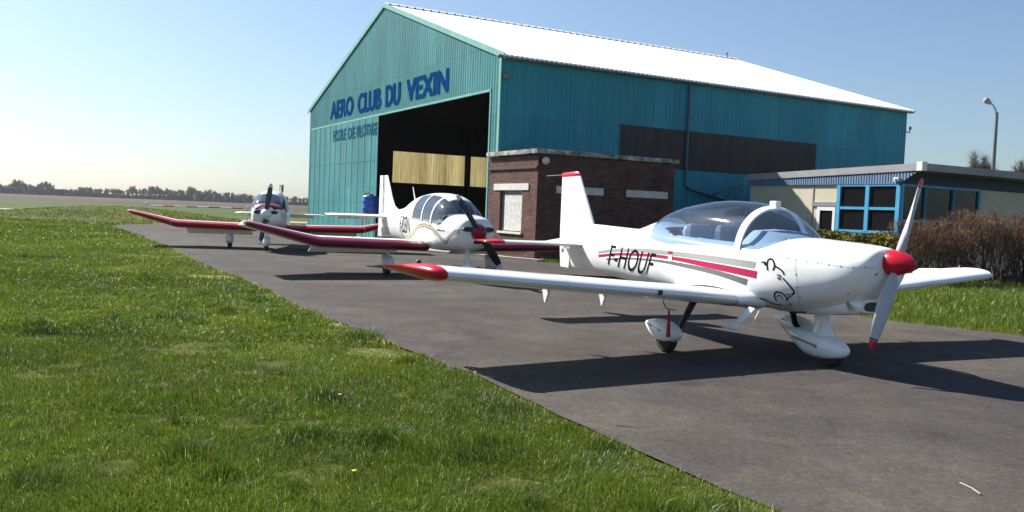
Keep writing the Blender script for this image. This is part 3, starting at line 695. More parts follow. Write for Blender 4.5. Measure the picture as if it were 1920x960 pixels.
def canopy_pt(CST, x, t, off=0):
    """t 0..pi from left sill over the top to right sill"""
    X = [s[0] for s in CST]; w_, zt, zs, n1 = [float(pchip(X, [s[k] for s in CST], x)) for k in (1, 2, 3, 4)]
    c, s_ = cos(t), sin(t); return Vector((x, (w_+off)*sgp(c, 2/n1), zs+(zt-zs+off)*abs(s_)**(2/n1)))
def canopy_shell(CST, x0, x1, mat, parent, name='canopy', nx=44, nt_=36, t0=0, t1=pi, off=0):
    mb = MB(); rings = [[canopy_pt(CST, x0+(x1-x0)*(.5-.5*cos(pi*i/nx)), t0+(t1-t0)*j/nt_, off) for j in range(nt_+1)] for i in range(nx+1)]
    mb.rings(rings, 0, False, False); return mb.build(name, mat, parent, True)
def canopy_hoop(CST, xa, xb, mat, parent, name='canopy_frame', t0=0, t1=pi, off=.012, lean=0, nt_=40, nx=4):
    """solid strip following the canopy between stations xa..xb"""
    mb = MB(); rings = []
    for j in range(nt_+1):
        t = t0+(t1-t0)*j/nt_; l = lean*abs(sin(t)); o_ = [canopy_pt(CST, xa+l+(xb-xa)*k/nx, t, off) for k in range(nx+1)]
        i_ = [canopy_pt(CST, xa+l+(xb-xa)*k/nx, t, -.012) for k in range(nx, -1, -1)]; rings.append(o_+i_)
    mb.rings(rings, 0, True); return mb.build(name, mat, parent, True)
def open_cockpit(ob, x0, x1, wfun, zmin):
    bm = bmesh.new(); bm.from_mesh(ob.data); bad = []
    for f_ in bm.faces:
        c = f_.calc_center_median()
        if x0 < c.x < x1 and c.z > zmin(c.x) and abs(c.y) < wfun(c.x): bad.append(f_)
    bmesh.ops.delete(bm, geom=bad, context='FACES'); bm.to_mesh(ob.data); bm.free(); sharp(ob)
def seat(x, y, z, parent, w_=.42, h=.55, mat=None, headrest=True):
    mb = MB(); rings = []
    for k, (dx, zz, t, ww) in enumerate(((0.0, 0, .10, .9), (-.02, .1, .13, 1), (-.06, .3, .12, 1), (-.1, h-.08, .10, .95), (-.11, h-.02, .07, .85), (-.11, h, .03, .7))):
        rings.append([(x+dx-t/2, y-w_/2*ww, z+zz), (x+dx+t/2, y-w_/2*ww*.92, z+zz), (x+dx+t/2, y+w_/2*ww*.92, z+zz), (x+dx-t/2, y+w_/2*ww, z+zz)])
    mb.rings(rings); mb.box((x-.02, y-w_/2, z-.12), (x+.45, y+w_/2, z)); return mb.build('seat', mat or M_seat, parent, bevel=.02)

# ---------------------------------------------------------------- near two-seater
A1 = thing('light_aircraft', 'white bubble-canopy two-seater with red wing tips and black F-HOUF letters, nearest aircraft', 'aircraft', (2.8456, 10.508, .018), -1.07834)
A1.location.z = 0
ST = [  # x, half width, top, bottom, z of widest, exponents
 (1.98, .20, 1.27, 1.04, 1.16, 2.0, 2.0), (1.95, .27, 1.31, .95, 1.14, 2.1, 2.1), (1.86, .34, 1.335, .83, 1.10, 2.2, 2.2), (1.7, .40, 1.35, .75, 1.07, 2.3, 2.3), (1.45, .455, 1.365, .665, 1.04, 2.35, 2.4), (1.2, .50, 1.375, .61, 1.02, 2.4, 2.6),
 (1.0, .53, 1.385, .58, 1.02, 2.4, 2.8), (.80, .55, 1.37, .565, 1.02, 2.6, 2.9), (.62, .56, 1.335, .56, 1.02, 3.2, 3), (.5, .565, 1.315, .56, 1.02, 4.2, 3),
 (.0, .57, 1.325, .56, 1.02, 5, 3), (-.6, .555, 1.355, .565, 1.02, 5, 3), (-1.1, .51, 1.39, .575, 1.03, 4, 2.8), (-1.35, .475, 1.44, .585, 1.03, 3, 2.6), (-1.52, .445, 1.515, .588, 1.04, 2.4, 2.5), (-1.7, .415, 1.485, .59, 1.04, 2.2, 2.5), (-1.95, .365, 1.42, .60, 1.04, 2.1, 2.4),
 (-2.2, .32, 1.37, .615, 1.05, 2.1, 2.3), (-2.8, .225, 1.385, .65, 1.06, 2.1, 2.2), (-3.35, .145, 1.40, .67, 1.07, 2.1, 2.1), (-3.75, .085, 1.38, .68, 1.07, 2, 2), (-4.0, .045, 1.30, .69, 1.06, 2, 2)]
xs = np.r_[np.linspace(-4.0, -2.2, 26), np.linspace(-2.13, .9, 56), np.linspace(.95, 1.98, 34)]
mb = MB(); mb.rings(body_rings(ST, xs, 72)); fus = mb.build('fuselage', M_white, A1, True)
sk = Skin(fus, A1)
CST = [(-1.58, .24, 1.48, 1.30, 2), (-1.46, .39, 1.56, 1.28, 2), (-1.3, .47, 1.635, 1.26, 2.1), (-.9, .53, 1.73, 1.22, 2.15), (-.3, .552, 1.785, 1.2, 2.2), (.1, .552, 1.765, 1.18, 2.2), (.40, .545, 1.70, 1.15, 2.15), (.62, .52, 1.595, 1.12, 2.1), (.78, .47, 1.485, 1.1, 2.1), (.90, .38, 1.375, 1.1, 2)]
open_cockpit(fus, -1.30, .56, lambda x: .46 if x > -.9 else .46-(-.9-x)*.5, lambda x: 1.2)
cano = canopy_shell(CST, -1.58, .89, M_glass, A1)
canopy_hoop(CST, .32, .41, M_white, cano, lean=.02)
canopy_hoop(CST, -1.59, -1.50, M_white, cano)
mb = MB(); mb.box((.31, -.04, 1.70), (.42, .04, 1.785)); mb.build('canopy_latch', M_white, cano, bevel=.012)
# interior
mb = MB(); mb.box((-1.28, -.40, .74), (.85, .40, .78)); mb.box((-1.30, -.38, .76), (-1.26, .38, 1.28)); mb.box((.83, -.42, .76), (.87, .42, 1.24)); mb.build('cabin_floor', M_dark, A1)
for y in (-.24, .24): seat(-.55, y, .86, A1, .42, .62)
mb = MB(); mb.rings([[(x, y, z) for y, z in ((-.47*k, 1.12), (-.46*k, 1.27), (-.3*k, 1.27+h), (0, 1.29+h), (.3*k, 1.27+h), (.46*k, 1.27), (.47*k, 1.12))] for x, k, h in ((.30, .98, .14), (.36, 1, .17), (.6, 1, .165), (.86, .85, .09))]); mb.build('instrument_panel', M_dash, A1, True)
mb = MB(); mb.lathe((.27, -.35, 1.22), (-1, 0, 0), [(0, .055), (.03, .06), (.031, .03)], 20); mb.build('air_vent', M_white2, A1, True)
mb = MB(); mb.lathe((.52, .05, 1.42), (-1, .4, 0), [(0, .05), (.05, .055)], 16); mb.box((.49, .03, 1.36), (.55, .07, 1.42)); mb.build('compass', M_black, A1)
mb = MB(); mb.lathe((-.95, -.12, 1.28), (0, 0, 1), [(0, .10), (.1, .12), (.16, .09), (.2, .03)], 14); mb.box((-1.25, -.05, 1.1), (-.8, .35, 1.3)); mb.build('headset_bag', M_white2, A1, True)
# engine cowling scoop, intake, exhausts
mb = MB(); rings = []
for x, w_, zt, zb in ((1.80, .17, .80, .655), (1.74, .185, .80, .635), (1.4, .21, .80, .585), (1.0, .24, .78, .55), (.7, .26, .74, .545), (.35, .2, .7, .57)):
    rings.append([(x, w_*sgp(cos(2*pi*j/24), .6), (zt+zb)/2+(zt-zb)/2*sgp(sin(2*pi*j/24), .6)) for j in range(24)])
mb.rings(rings); cs = mb.build('cowling_scoop', M_white, A1, True)
mb = MB(); mb.rings([[(x, w_*sgp(cos(2*pi*j/20), .7), .718+.048*k*sgp(sin(2*pi*j/20), .7)) for j in range(20)] for x, w_, k in ((1.74, .13, 1), (1.806, .13, 1))]); mb.build('air_intake', M_black, cs, True)
for y in (-1, 1):
    mb = MB(); mb.lathe((1.93, y*.20, 1.10), (1, y*.45, 0), [(-.03, .045), (.03, .05), (.032, .035)], 20); mb.build('cowling_inlet', M_dgrey, A1, True)
mb = MB()
for y in (-.09, .0): mb.tube([(1.58, y-.06, .80), (1.66, y-.1, .72), (1.74, y-.16, .69)], .022, 8)
mb.build('exhaust_pipe', M_steel, A1, True)
mb = MB(); mb.tube([(1.0, -.33, .575), (1.22, -.34, .60)], .014, 6); mb.build('drain_pipe', M_black, A1)
mb = MB(); mb.box((1.58, -.30, .845), (1.74, -.285, .86)); mb.build('cowling_slot', M_black, A1)
# panel seam and fasteners on the cowling, lettering and stripes
mb = MB()
line_px(sk, [(1490, 470), (1491, 500), (1496, 545), (1500, 572)], .004, mb); line_px(sk, [(1395, 470), (1440, 476), (1490, 487), (1530, 492), (1580, 500), (1640, 503)], .003, mb)
mb.build('panel_seam', bsdf('grey_seam', (.3, .3, .3), .6), fus)
for x, y in ((1442, 479), (1459, 482), (1476, 484), (1493, 486), (1512, 490), (1532, 492), (1553, 496), (1576, 499), (1599, 501), (1622, 500), (1492, 514), (1494, 538), (1500, 557), (1493, 473), (1426, 476), (1550, 461), (1530, 460)):
    h = sk.px(x, y, .001)
    if h is not None: mb = MB(); mb.lathe(h, sk.bvh.find_nearest(h)[1], [(0, .009), (.003, .008), (.004, .003)], 8); mb.build('fastener', M_steel, fus)
z3 = lambda L: [(1020+x/3.693, 300+y/3.693) for x, y in L]
strip_px(sk, 'stripe', z3([(378, 632), (450, 620), (620, 610), (870, 630), (1180, 665), (1470, 705)]), z3([(378, 645), (500, 634), (700, 642), (880, 660), (1180, 707), (1455, 750)]), M_lgrey, fus)
strip_px(sk, 'stripe', z3([(378, 655), (520, 643), (700, 648), (890, 668), (1180, 715), (1477, 770)]), z3([(380, 672), (520, 660), (700, 667), (890, 692), (1180, 757), (1470, 820)]), M_mag, fus)
strip_px(sk, 'stripe', z3([(430, 682), (560, 675), (750, 686), (1000, 722), (1200, 765), (1412, 825)]), z3([(435, 692), (560, 686), (750, 700), (1000, 750), (1200, 800), (1400, 868)]), M_dgrey, fus)
def mp1(off=.0055, d=0):
    def f_(a, b):   # bilinear quadrilateral, italic
        bl, br, tl, tr = (1139.5+d, 496-d*.5), (1218+d, 518-d*.5), (1147+d, 459-d*.5), (1231+d, 475.5-d*.5)
        x = (bl[0]*(1-a)+br[0]*a)*(1-b)+(tl[0]*(1-a)+tr[0]*a)*b; y = (bl[1]*(1-a)+br[1]*a)*(1-b)+(tl[1]*(1-a)+tr[1]*a)*b
        return sk.px(x, y, off)
    return f_
decal_text(sk, 'F-HOUF', mp1(), M_ink, fus, bold=-.002)
# line-drawn emblem on the cowling
mb = MB(); e = lambda L: [(1400+x/3.556, 440+y/3.556) for x, y in L]
for L, wd in (([(98, 183), (128, 184), (124, 204), (118, 190)], .012), ([(140, 238), (136, 200), (142, 170), (158, 160), (175, 168), (186, 195), (184, 222), (174, 236)], .014),
          ([(192, 210), (218, 226), (242, 246), (250, 268)], .013), ([(202, 268), (222, 270), (230, 278), (212, 296), (208, 280)], .009), ([(222, 290), (226, 304)], .007),
          ([(242, 290), (268, 318), (296, 350), (318, 380), (312, 396), (298, 398)], .014), ([(290, 408), (300, 412)], .012),
          ([(50, 418), (90, 424), (130, 434), (160, 452), (196, 464), (240, 468)], .014), ([(270, 428), (292, 408), (288, 398), (262, 396)], .009),
          ([(272, 470), (294, 466), (288, 450)], .008), ([(200, 440), (186, 412), (188, 390), (204, 380), (228, 386), (252, 400), (272, 424), (268, 440)], .014),
          ([(204, 416), (216, 400), (232, 412), (240, 430)], .009)):
    line_px(sk, e(L), wd*1.3, mb)
mb.build('emblem', M_ink, fus)
mb = MB(); strip_px(sk, 'sticker', [(1253, 471), (1262, 471)], [(1253, 476), (1261, 476)], M_mag, fus, 4, 3, off=.006); strip_px(sk, 'sticker', [(1253, 478), (1261, 478)], [(1254, 490), (1260, 490)], M_white2, fus, 4, 3, off=.007)
# wings
WI = R(3.4)
for s in (-1, 1):
    secs = [(s*.35, .66, 1.34, .66, .145, WI), (s*.62, .64, 1.32, .665, .145, WI), (s*1.3, .61, 1.28, .72, .14, WI), (s*4.17, .515, 1.12, .93, .13, WI)]
    kf = 1 if s == -1 else .918
    secs = [(y*kf, *q_) for y, *q_ in secs]
    wg = wing_part('wing', subdiv_secs(secs, 5), M_white, A1, camber=.025, n=20)
    # red moulded tip: rounded front, long pointed tail swept up
    rings = []
    for y, xl, c, z, t in ((4.165, .52, 1.13, .93, .134), (4.18, .53, 1.17, .932, .142), (4.22, .525, 1.22, .938, .142), (4.27, .49, 1.24, .945, .128), (4.31, .40, 1.14, .955, .095), (4.34, .26, .98, .965, .05), (4.35, .10, .8, .97, .02)):
        rings.append([(xl-a*c, s*y*kf, z+b*c*(1-.25*a)+.02*a*a*((y-4.16)/.2)-a*c*.059) for a, b in naca(t, .02, 20)])
    mb = MB(); mb.rings(rings); nr = len(rings[0])
    if s == 1:
        for i, q_ in enumerate(mb.f):
            if i < 3*nr or (len(q_) == 4 and sum(mb.v[k_][0] for k_ in q_)/4 < .06): mb.m[i] = 1
    tp = mb.build('wing_tip', [M_red, M_white], wg, True)
    mb = MB(); mb.lathe((.02, s*4.26*kf, .995), (0, 0, 1), [(-.02, .03), (.03, .028), (.045, .015)], 12); mb.build('navigation_light', M_black, tp, True)
    mb = MB(); mb.box((-.18, s*4.25*kf-.03, .965), (-.02, s*4.25*kf+.03, .982)); mb.build('tip_marking', M_white2, tp)
    # control surface hinge fairings hanging under the trailing edge
    for y, z in ((2.45, .745), (1.68, .70)):
        mb = MB(); mb.add([(-.50, s*y-.012, z), (-.70, s*y-.012, z), (-.62, s*y-.012, z-.21), (-.60, s*y-.012, z-.21), (-.50, s*y+.012, z), (-.70, s*y+.012, z), (-.62, s*y+.012, z-.21), (-.60, s*y+.012, z-.21)],
                       [(0, 1, 2, 3), (7, 6, 5, 4), (0, 4, 5, 1), (1, 5, 6, 2), (2, 6, 7, 3), (3, 7, 4, 0)]); mb.build('hinge_bracket', M_white2, wg)
    mb = MB()
    for a, b in ((1.2, 3.8),):
        for k in range(1):
            p0 = (-.18, s*a, .79+.0); p1 = (-.20, s*b, .96)
    # wing root fillet
    rings = []
    for k, (y, g, c_) in enumerate(((.40, .17, .20), (.50, .10, .12), (.60, .045, .06), (.74, .0, 0))):
        rings.append([((.65+g*.5)-a*(1.33+g+g*.5), s*y, .662+(b*(1+g*3)*(1.34)) + (.0)) for a, b in naca(.148, .025, 20)])
    mb = MB(); mb.rings(rings, 0, False); mb.build('wing_fillet', M_white, A1, True)
# tail
sec = [(1.02, -3.22, 1.16, 0, .085, 0), (1.2, -3.27, 1.12, 0, .085, 0), (1.5, -3.44, .95, 0, .085, 0), (2.15, -3.83, .56, 0, .085, 0)]
fin = wing_part('fin', [(z, xl, c, 0, t, 0) for z, xl, c, _, t, _ in subdiv_secs(sec, 4)], M_white, A1, camber=0, vertical=True)
mb = MB(); rings = []
for z, xl, c, t in ((2.15, -3.83, .565, .10), (2.17, -3.835, .585, .11), (2.195, -3.85, .57, .10), (2.215, -3.89, .50, .07), (2.222, -3.95, .38, .03)):
    rings.append([(xl-a*c, b*c, z-.015*a) for a, b in naca(t, 0, 12)])
mb.rings(rings); ft = mb.build('fin_tip', M_red, fin, True)
mb = MB(); mb.tube([(-4.42, 0, 2.17), (-4.9, 0, 2.165)], .006, 5); mb.build('static_wick', M_steel, ft)
mb = MB(); rings = []
for z, xa, xb in ((.68, -4.02, -4.33), (.9, -3.99, -4.36), (1.1, -3.96, -4.38), (1.3, -4.0, -4.38)): rings.append([(xa, .045, z), (xb, .008, z), (xb, -.008, z), (xa, -.045, z)])
mb.rings(rings); mb.build('rudder', M_white, A1, bevel=.006)
mb = MB(); mb.box((-4.28, -.025, .92), (-4.22, -.018, .98)); mb.box((-4.28, .018, .92), (-4.22, .025, .98)); mb.build('data_plate', M_dgrey, fin)
for s in (-1, 1):
    secs = [(s*.05, -3.52, .72, 1.07, .10, 0), (s*1.42, -3.60, .60, 1.09, .095, 0)]
    tl = wing_part('tailplane', subdiv_secs(secs, 4), M_white, A1, camber=0)
    rings = [[(xl-a*c, s*y, 1.09+b*c) for a, b in naca(t, 0, 17)] for y, xl, c, t in ((1.42, -3.595, .61, .105), (1.5, -3.59, .65, .11), (1.6, -3.62, .64, .09), (1.67, -3.72, .52, .05), (1.69, -3.8, .4, .02))]
    mb = MB(); mb.rings(rings); mb.build('tailplane_tip', M_red, tl, True)
mb = MB(); mb.rings([[(x, .2*k*cos(2*pi*j/16), 1.07+.06*k*sin(2*pi*j/16)) for j in range(16)] for x, k in ((-3.45, .2), (-3.5, .5), (-3.7, .7), (-4.1, .6), (-4.3, .3))]); mb.build('tailplane_fairing', M_white, A1, True)
# landing gear
for s, yw, xw in ((-1, 1.19, 0), (1, .93, .02)):
    mb = MB(); rings = []
    for x, y, z, a, b in ((.06, .84 if s < 0 else .60, .66, .06, .028), (.05, .88 if s < 0 else .66, .58, .055, .026), (.03, yw-.16, .30, .045, .022), (.0, yw-.06, .22, .04, .02)):
        rings.append([(x+a*cos(2*pi*j/12), s*(y+b*.6*sin(2*pi*j/12)), z+b*sin(2*pi*j/12)) for j in range(12)])
    mb.rings(rings); mb.build('gear_leg', M_black, A1, True)
    sp = spat('wheel_fairing', (xw, s*yw), .66, .23, .26, M_white, A1, tail_up=.28, tyre_r=.145, zc=.255, aft=-.10 if s < 0 else -.17)
    mb = MB(); mb.add([(.02, s*yw-.118, .275), (-.26, s*yw-.095, .325), (-.27, s*yw-.09, .305), (.02, s*yw-.118, .255)], [(0, 1, 2, 3)]); mb.build('fairing_marking', M_lgrey, sp)
mb = MB(); rings = []
for z, a, b, xo in ((.66, .10, .045, 1.12), (.58, .10, .045, 1.14), (.45, .105, .045, 1.16), (.33, .14, .08, 1.17)): rings.append([(xo+a*cos(2*pi*j/16), b*sin(2*pi*j/16), z) for j in range(16)])
mb.rings(rings); mb.build('nose_leg', M_white, A1, True)
sp = spat('wheel_fairing', (1.30, 0), .90, .28, .29, M_white, A1, tail_up=.55, tyre_r=.14, zc=.225, aft=-.235)
mb = MB(); mb.add([(1.22, -.142, .245), (.86, -.125, .30), (.84, -.123, .275), (1.22, -.144, .21)], [(0, 1, 2, 3)]); mb.build('fairing_marking', M_lgrey, sp)
# spinner and propeller
mb = MB(); mb.lathe((1.975, 0, 1.185), (1, 0, 0), [(0, .128), (.03, .13), (.08, .126), (.15, .108), (.21, .08), (.26, .048), (.285, .022), (.29, .004)], 32); spn = mb.build('spinner', M_red, A1, True)
mb = MB(); mb.lathe((1.965, 0, 1.185), (1, 0, 0), [(-.01, .12), (.012, .133), (.02, .12)], 32); mb.build('spinner_plate', M_steel, spn, True)
propeller((2.05, 0, 1.185), R(19.5), .90, M_blade, M_red, M_black, A1, .10)
# boarding step, pitot with cover ribbon
mb = MB(); mb.rings([[(x-.03, y, z), (x, y-.012, z+.012), (x+.075, y, z), (x, y+.012, z-.012)] for x, y, z in ((.74, -.66, .60), (.64, -.83, .375))])
mb.tube([(.52, -.84, .372), (.76, -.84, .368)], .016, 6); mb.tube([(.86, -.64, .58), (.85, -.74, .40), (.70, -.84, .37)], .006, 5); mb.build('boarding_step', M_white, A1)
mb = MB(); mb.tube([(.30, -1.5, .69), (.30, -1.5, .62), (.36, -1.5, .56), (.52, -1.5, .56)], .008, 6); mb.build('pitot_tube', M_steel, A1)
mb = MB(); mb.add([(.40, -1.505, .56), (.415, -1.505, .56), (.455, -1.51, .26), (.385, -1.51, .255), (.40, -1.495, .56), (.415, -1.495, .56), (.455, -1.50, .26), (.385, -1.50, .255)], [(0, 1, 2, 3), (7, 6, 5, 4), (0, 4, 5, 1), (1, 5, 6, 2), (2, 6, 7, 3), (3, 7, 4, 0)]); mb.build('pitot_cover_ribbon', M_mag, A1)
mb = MB(); mb.box((.56, -1.80, .735), (.602, -1.75, .785)); mb.build('stall_vent', M_black, A1)

# ---------------------------------------------------------------- cranked-wing four-seaters
def tourer(label, loc, rz, pitch, le, le2, cowlband, spin_m, blade_m, tip_m, band_m, prop_a, reg, swoosh, finz=0, spat_y=1.27):
    A = thing('light_aircraft', label, 'aircraft', loc, rz); A.rotation_euler = (0, pitch, rz)
    st = [(2.04, .26, 1.38, .93, 1.15, 2.3, 2.3), (2.0, .34, 1.42, .88, 1.14, 2.5, 2.5), (1.88, .41, 1.45, .80, 1.12, 2.7, 2.7), (1.6, .47, 1.475, .73, 1.1, 3, 3), (1.3, .51, 1.49, .69, 1.1, 3, 3.3), (1.1, .53, 1.48, .67, 1.1, 3, 3.6), (.95, .545, 1.36, .66, 1.1, 5, 4),
          (.8, .55, 1.33, .65, 1.1, 6, 4), (0, .56, 1.33, .63, 1.1, 6, 4), (-.52, .555, 1.34, .63, 1.1, 6, 4), (-.58, .553, 1.86, .63, 1.12, 2.2, 4), (-.9, .53, 1.83, .63, 1.12, 2.2, 3.6), (-1.3, .48, 1.75, .63, 1.12, 2.1, 3.2), (-1.9, .39, 1.56, .635, 1.1, 2.1, 3), (-2.5, .29, 1.45, .64, 1.08, 2.1, 2.8),
          (-3.2, .18, 1.38, .64, 1.05, 2.1, 2.6), (-3.9, .09, 1.33, .62, 1.02, 2.1, 2.3), (-4.3, .045, 1.25, .6, 1.0, 2, 2)]
    xs = np.r_[np.linspace(-4.3, -.62, 40), [-.58, -.555, -.52], np.linspace(-.45, 2.04, 60)]
    mb = MB(); rg = body_rings(st, xs, 64); mb.rings(rg)
    if cowlband:
        for i in range(len(xs)-1):
            for j in range(64):
                zc = (rg[i][j][2]+rg[i][(j+1) % 64][2])/2
                if .9 < xs[i] < 2.05 and zc > 1.30: mb.m[i*64+j] = 1
    f_ = mb.build('fuselage', [M_white, M_dred], A, True); sk = Skin(f_, A)
    cst = [(-.6, .535, 1.85, 1.22, 2.3), (-.3, .545, 1.88, 1.2, 2.35), (.2, .55, 1.895, 1.2, 2.4), (.6, .55, 1.87, 1.2, 2.4), (.95, .54, 1.79, 1.2, 2.3), (1.2, .51, 1.67, 1.2, 2.3), (1.42, .44, 1.52, 1.2, 2.2), (1.5, .38, 1.44, 1.2, 2.1)]
    open_cockpit(f_, -.5, .92, lambda x: .5, lambda x: 1.25)
    cn = canopy_shell(cst, -.6, 1.5, M_glass2, A)
    canopy_hoop(cst, -.62, -.5, M_white, cn, t0=.1, t1=pi-.1); canopy_hoop(cst, .10, .15, M_white, cn, lean=-.02); canopy_hoop(cst, .66, .72, M_white, cn, lean=.05)
    canopy_hoop(cst, -.6, .98, M_white, cn, 'canopy_roof', t0=pi*.36, t1=pi*.64, nx=14)
    mb = MB(); mb.box((-.5, -.5, .85), (1.0, .5, .88)); mb.box((-.52, -.5, .85), (-.49, .5, 1.5)); mb.build('cabin_floor', M_dark, A)
    for y in (-.25, .25): seat(.0, y, .95, A, .4, .62, M_seat)
    mb = MB(); mb.box((.85, -.48, 1.15), (1.3, .48, 1.44)); mb.build('instrument_panel', M_dark, A, bevel=.04)
    # wing: flat centre section and upturned outer panels
    inc = R(3.5)
    for s in (-1, 1):
        rm = le
        secs = [(s*.45, .47, 1.71, .70, .15, inc), (s*2.85, .47, 1.71, .745, .15, inc), (s*2.95, .46, 1.69, .76, .15, inc), (s*4.28, .16, 1.12, 1.08, .13, R(6)), (s*4.36, .10, 1.0, 1.10, .09, R(6))]
        secs = subdiv_secs(secs[:2], 5)[:-1]+subdiv_secs(secs[1:4], 4)[:-1]+secs[3:]
        wg = wing_part('wing', secs, M_white2, A, le_mat=rm, le_frac=.17, camber=.02, n=20)
        rings = [[(x_, s*y, z_) for x_, z_ in ((-.86, .64), (-.86, .57), (-1.2, .42), (-1.2, .435))] for y in (.68, 2.75)]
        mb = MB(); mb.rings(rings); mb.build('flap', M_white2, wg)
        if not swoosh: mb = MB(); mb.lathe((.455, s*3.0, .765), (1, 0, 0), [(-.02, .05), (.012, .045), (.02, .03)], 14); mb.build('landing_light', M_dgrey, wg, True)
        mb = MB(); mb.lathe((.0, s*4.37, 1.10), (1, 0, 0), [(-.06, .01), (-.02, .03), (.04, .03), (.06, .01)], 10); mb.build('navigation_light', M_steel, wg, True)
        secs = [(s*.04, -3.62, .78, 1.17, .09, R(-2)), (s*1.42, -3.66, .76, 1.17, .09, R(-2)), (s*1.6, -3.9, .50, 1.165, .06, R(-2))]
        tl = wing_part('tailplane', subdiv_secs(secs[:2], 3)[:-1]+secs[1:], M_white2, A, camber=-.01)
        rings = [[(x_, s*y, z_) for x_, z_ in ((-4.38, 1.155), (-4.38, 1.145), (-4.62, 1.05), (-4.62, 1.06))] for y in (.2, 1.2)]
        mb = MB(); mb.rings(rings); mb.build('trim_tab', M_white2, tl)
        mb = MB(); mb.rings([[(x_, s*spat_y+.035*sin(2*pi*j/12), z_) for j in range(12) for x_ in [xo+.075*cos(2*pi*j/12)]] for z_, xo in ((.70, .06), (.5, .04), (.3, .02))]); mb.build('gear_leg', M_white2, A, True)
        spat('wheel_fairing', (0, s*spat_y), .66, .24, .34, M_white2, A, tail_up=.6, tyre_r=.17)
    mb = MB(); mb.rings([[(xo+.08*cos(2*pi*j/12), .04*sin(2*pi*j/12), z_) for j in range(12)] for z_, xo in ((.75, 1.5), (.5, 1.56), (.3, 1.6))]); mb.build('nose_leg', M_white2, A, True)
    spat('wheel_fairing', (1.62, 0), .66, .24, .34, M_white, A, tail_up=.6, tyre_r=.17)
    fn = [(1.2, -2.75, 1.45, 0, .09, 0), (1.38, -3.0, 1.25, 0, .09, 0), (1.48, -3.33, .93, 0, .09, 0), (1.7, -3.55, .74, 0, .09, 0), (2.24+finz, -3.98, .33, 0, .09, 0), (2.27+finz, -4.02, .26, 0, .06, 0)]
    fo = wing_part('fin', [(z, xl, c, 0, t, 0) for z, xl, c, _, t, _ in fn], M_white, A, camber=0, vertical=True)
    mb = MB(); mb.rings([[(xa, .04, z), (-4.65, .008, z), (-4.65, -.008, z), (xa, -.04, z)] for z, xa in ((.60, -4.24), (1.0, -4.27), (1.5, -4.29), (2.26+finz, -4.32))]); mb.build('rudder', M_white, A, bevel=.005)
    mb = MB(); mb.lathe((2.03, 0, 1.145), (1, 0, 0), [(0, .165), (.04, .17), (.1, .155), (.17, .115), (.22, .065), (.24, .01)], 28); mb.build('spinner', spin_m, A, True)
    for s in (-1, 1):
        mb = MB(); mb.rings([[(x_-abs(.11*cos(2*pi*j/20))*.0, s*.235+.12*cos(2*pi*j/20), 1.20+.055*sin(2*pi*j/20)) for j in range(20)] for x_ in (1.9, 2.052)]); mb.build('cowling_inlet', M_black, A, True)
    mb = MB(); mb.box((1.9, -.11, .90), (2.045, .11, .99)); mb.build('air_intake', M_black, A, bevel=.03)
    propeller((2.10, 0, 1.145), prop_a, .93, blade_m, tip_m, band_m, A, .13)
    mb = MB(); mb.rings([[(x-.05*k, .006, z), (x+.03*k, .006, z), (x+.03*k, -.006, z), (x-.05*k, -.006, z)] for x, z, k in ((-1.75, 1.58, 1), (-2.02, 2.0, .4))]); mb.build('aerial', M_white2, A)
    if not swoosh:
        for y in (-1, 1): mb = MB(); mb.box((-4.42, y*.05-.012, 2.0), (-4.15, y*.05+.012, 2.26)); mb.build('fin_marking', M_dgrey, fo)
    if reg:
        def mp(a, b):
            x = -1.66+a*1.05; z = .90+b*.40; return sk.side(x+b*.03, z, off=.005)
        decal_text(sk, reg, mp, M_ink, f_, bold=0)
    if swoosh:
        c = [(-1.6, 1.02), (-1.5, .86), (-1.1, .80), (-.62, .84), (-.3, .98), (.0, 1.13), (.35, 1.18), (.75, 1.15), (1.15, 1.0), (1.42, .88), (1.6, 1.0), (1.8, 1.12), (1.95, 1.15)]
        top = [(x, z+.035) for x, z in c]; bot = [(x, z-.035) for x, z in c]
        strip_px(sk, 'stripe', top, bot, M_gold, f_, 120, 4, False)
        mb = MB(); line_px(sk, top, .012, mb, False, .006); line_px(sk, bot, .012, mb, False, .006)
        a = [(-1.62, 1.0), (-1.6, 1.25), (-1.3, 1.36), (-.9, 1.33)]; line_px(sk, a, .014, mb, False, .006); mb.build('stripe_outline', M_dgrey, f_)
        # curved band on the fin
        v_ = []; arc = [(-4.3, 1.93), (-4.22, 1.86), (-4.14, 1.76), (-4.08, 1.64), (-4.04, 1.5), (-4.03, 1.42)]
        for y in (-1, 1):
            mb = MB(); mb.add([p for x, z in arc for p in ((x+.02, y*.047, z+.03), (x-.02, y*.047, z-.03))], [(2*i, 2*i+1, 2*i+3, 2*i+2) for i in range(5)]); mb.build('stripe', M_gold, fo)
            mb = MB(); mb.add([(x, y*.022, z) for x, z in ((-4.62, 1.98), (-4.62, 2.05), (-4.34, 1.99), (-4.34, 1.91))], [(0, 1, 2, 3)]); mb.build('stripe', M_gold, fo)
        mb = MB()
        for x, z, w_ in ((.86, 1.27, .09), (1.08, 1.26, .13), (1.06, 1.12, .2), (1.3, 1.12, .1)): line_px(sk, [(x, z), (x+w_, z)], .02, mb, False, .006)
        mb.build('placard', M_ink, f_)
    return A
M_crim = mottled('dark_crimson_paint', [(.20, .006, .02), (.30, .01, .03)], 5, .25)
M_pale = bsdf('white_blade_tip', (.7, .7, .7), .4)
M_dblade = bsdf('charcoal_propeller', (.03, .035, .04), .4)
A2 = tourer('white F-BSBN aircraft with tan swoosh and dark crimson spinner before the open hangar door', (-1.643, 20.104, 0), -1.1071, .0286, M_dred, M_dred, False, M_crim, M_black, M_pale, M_pale, R(-36), 'F-BSBN', True)
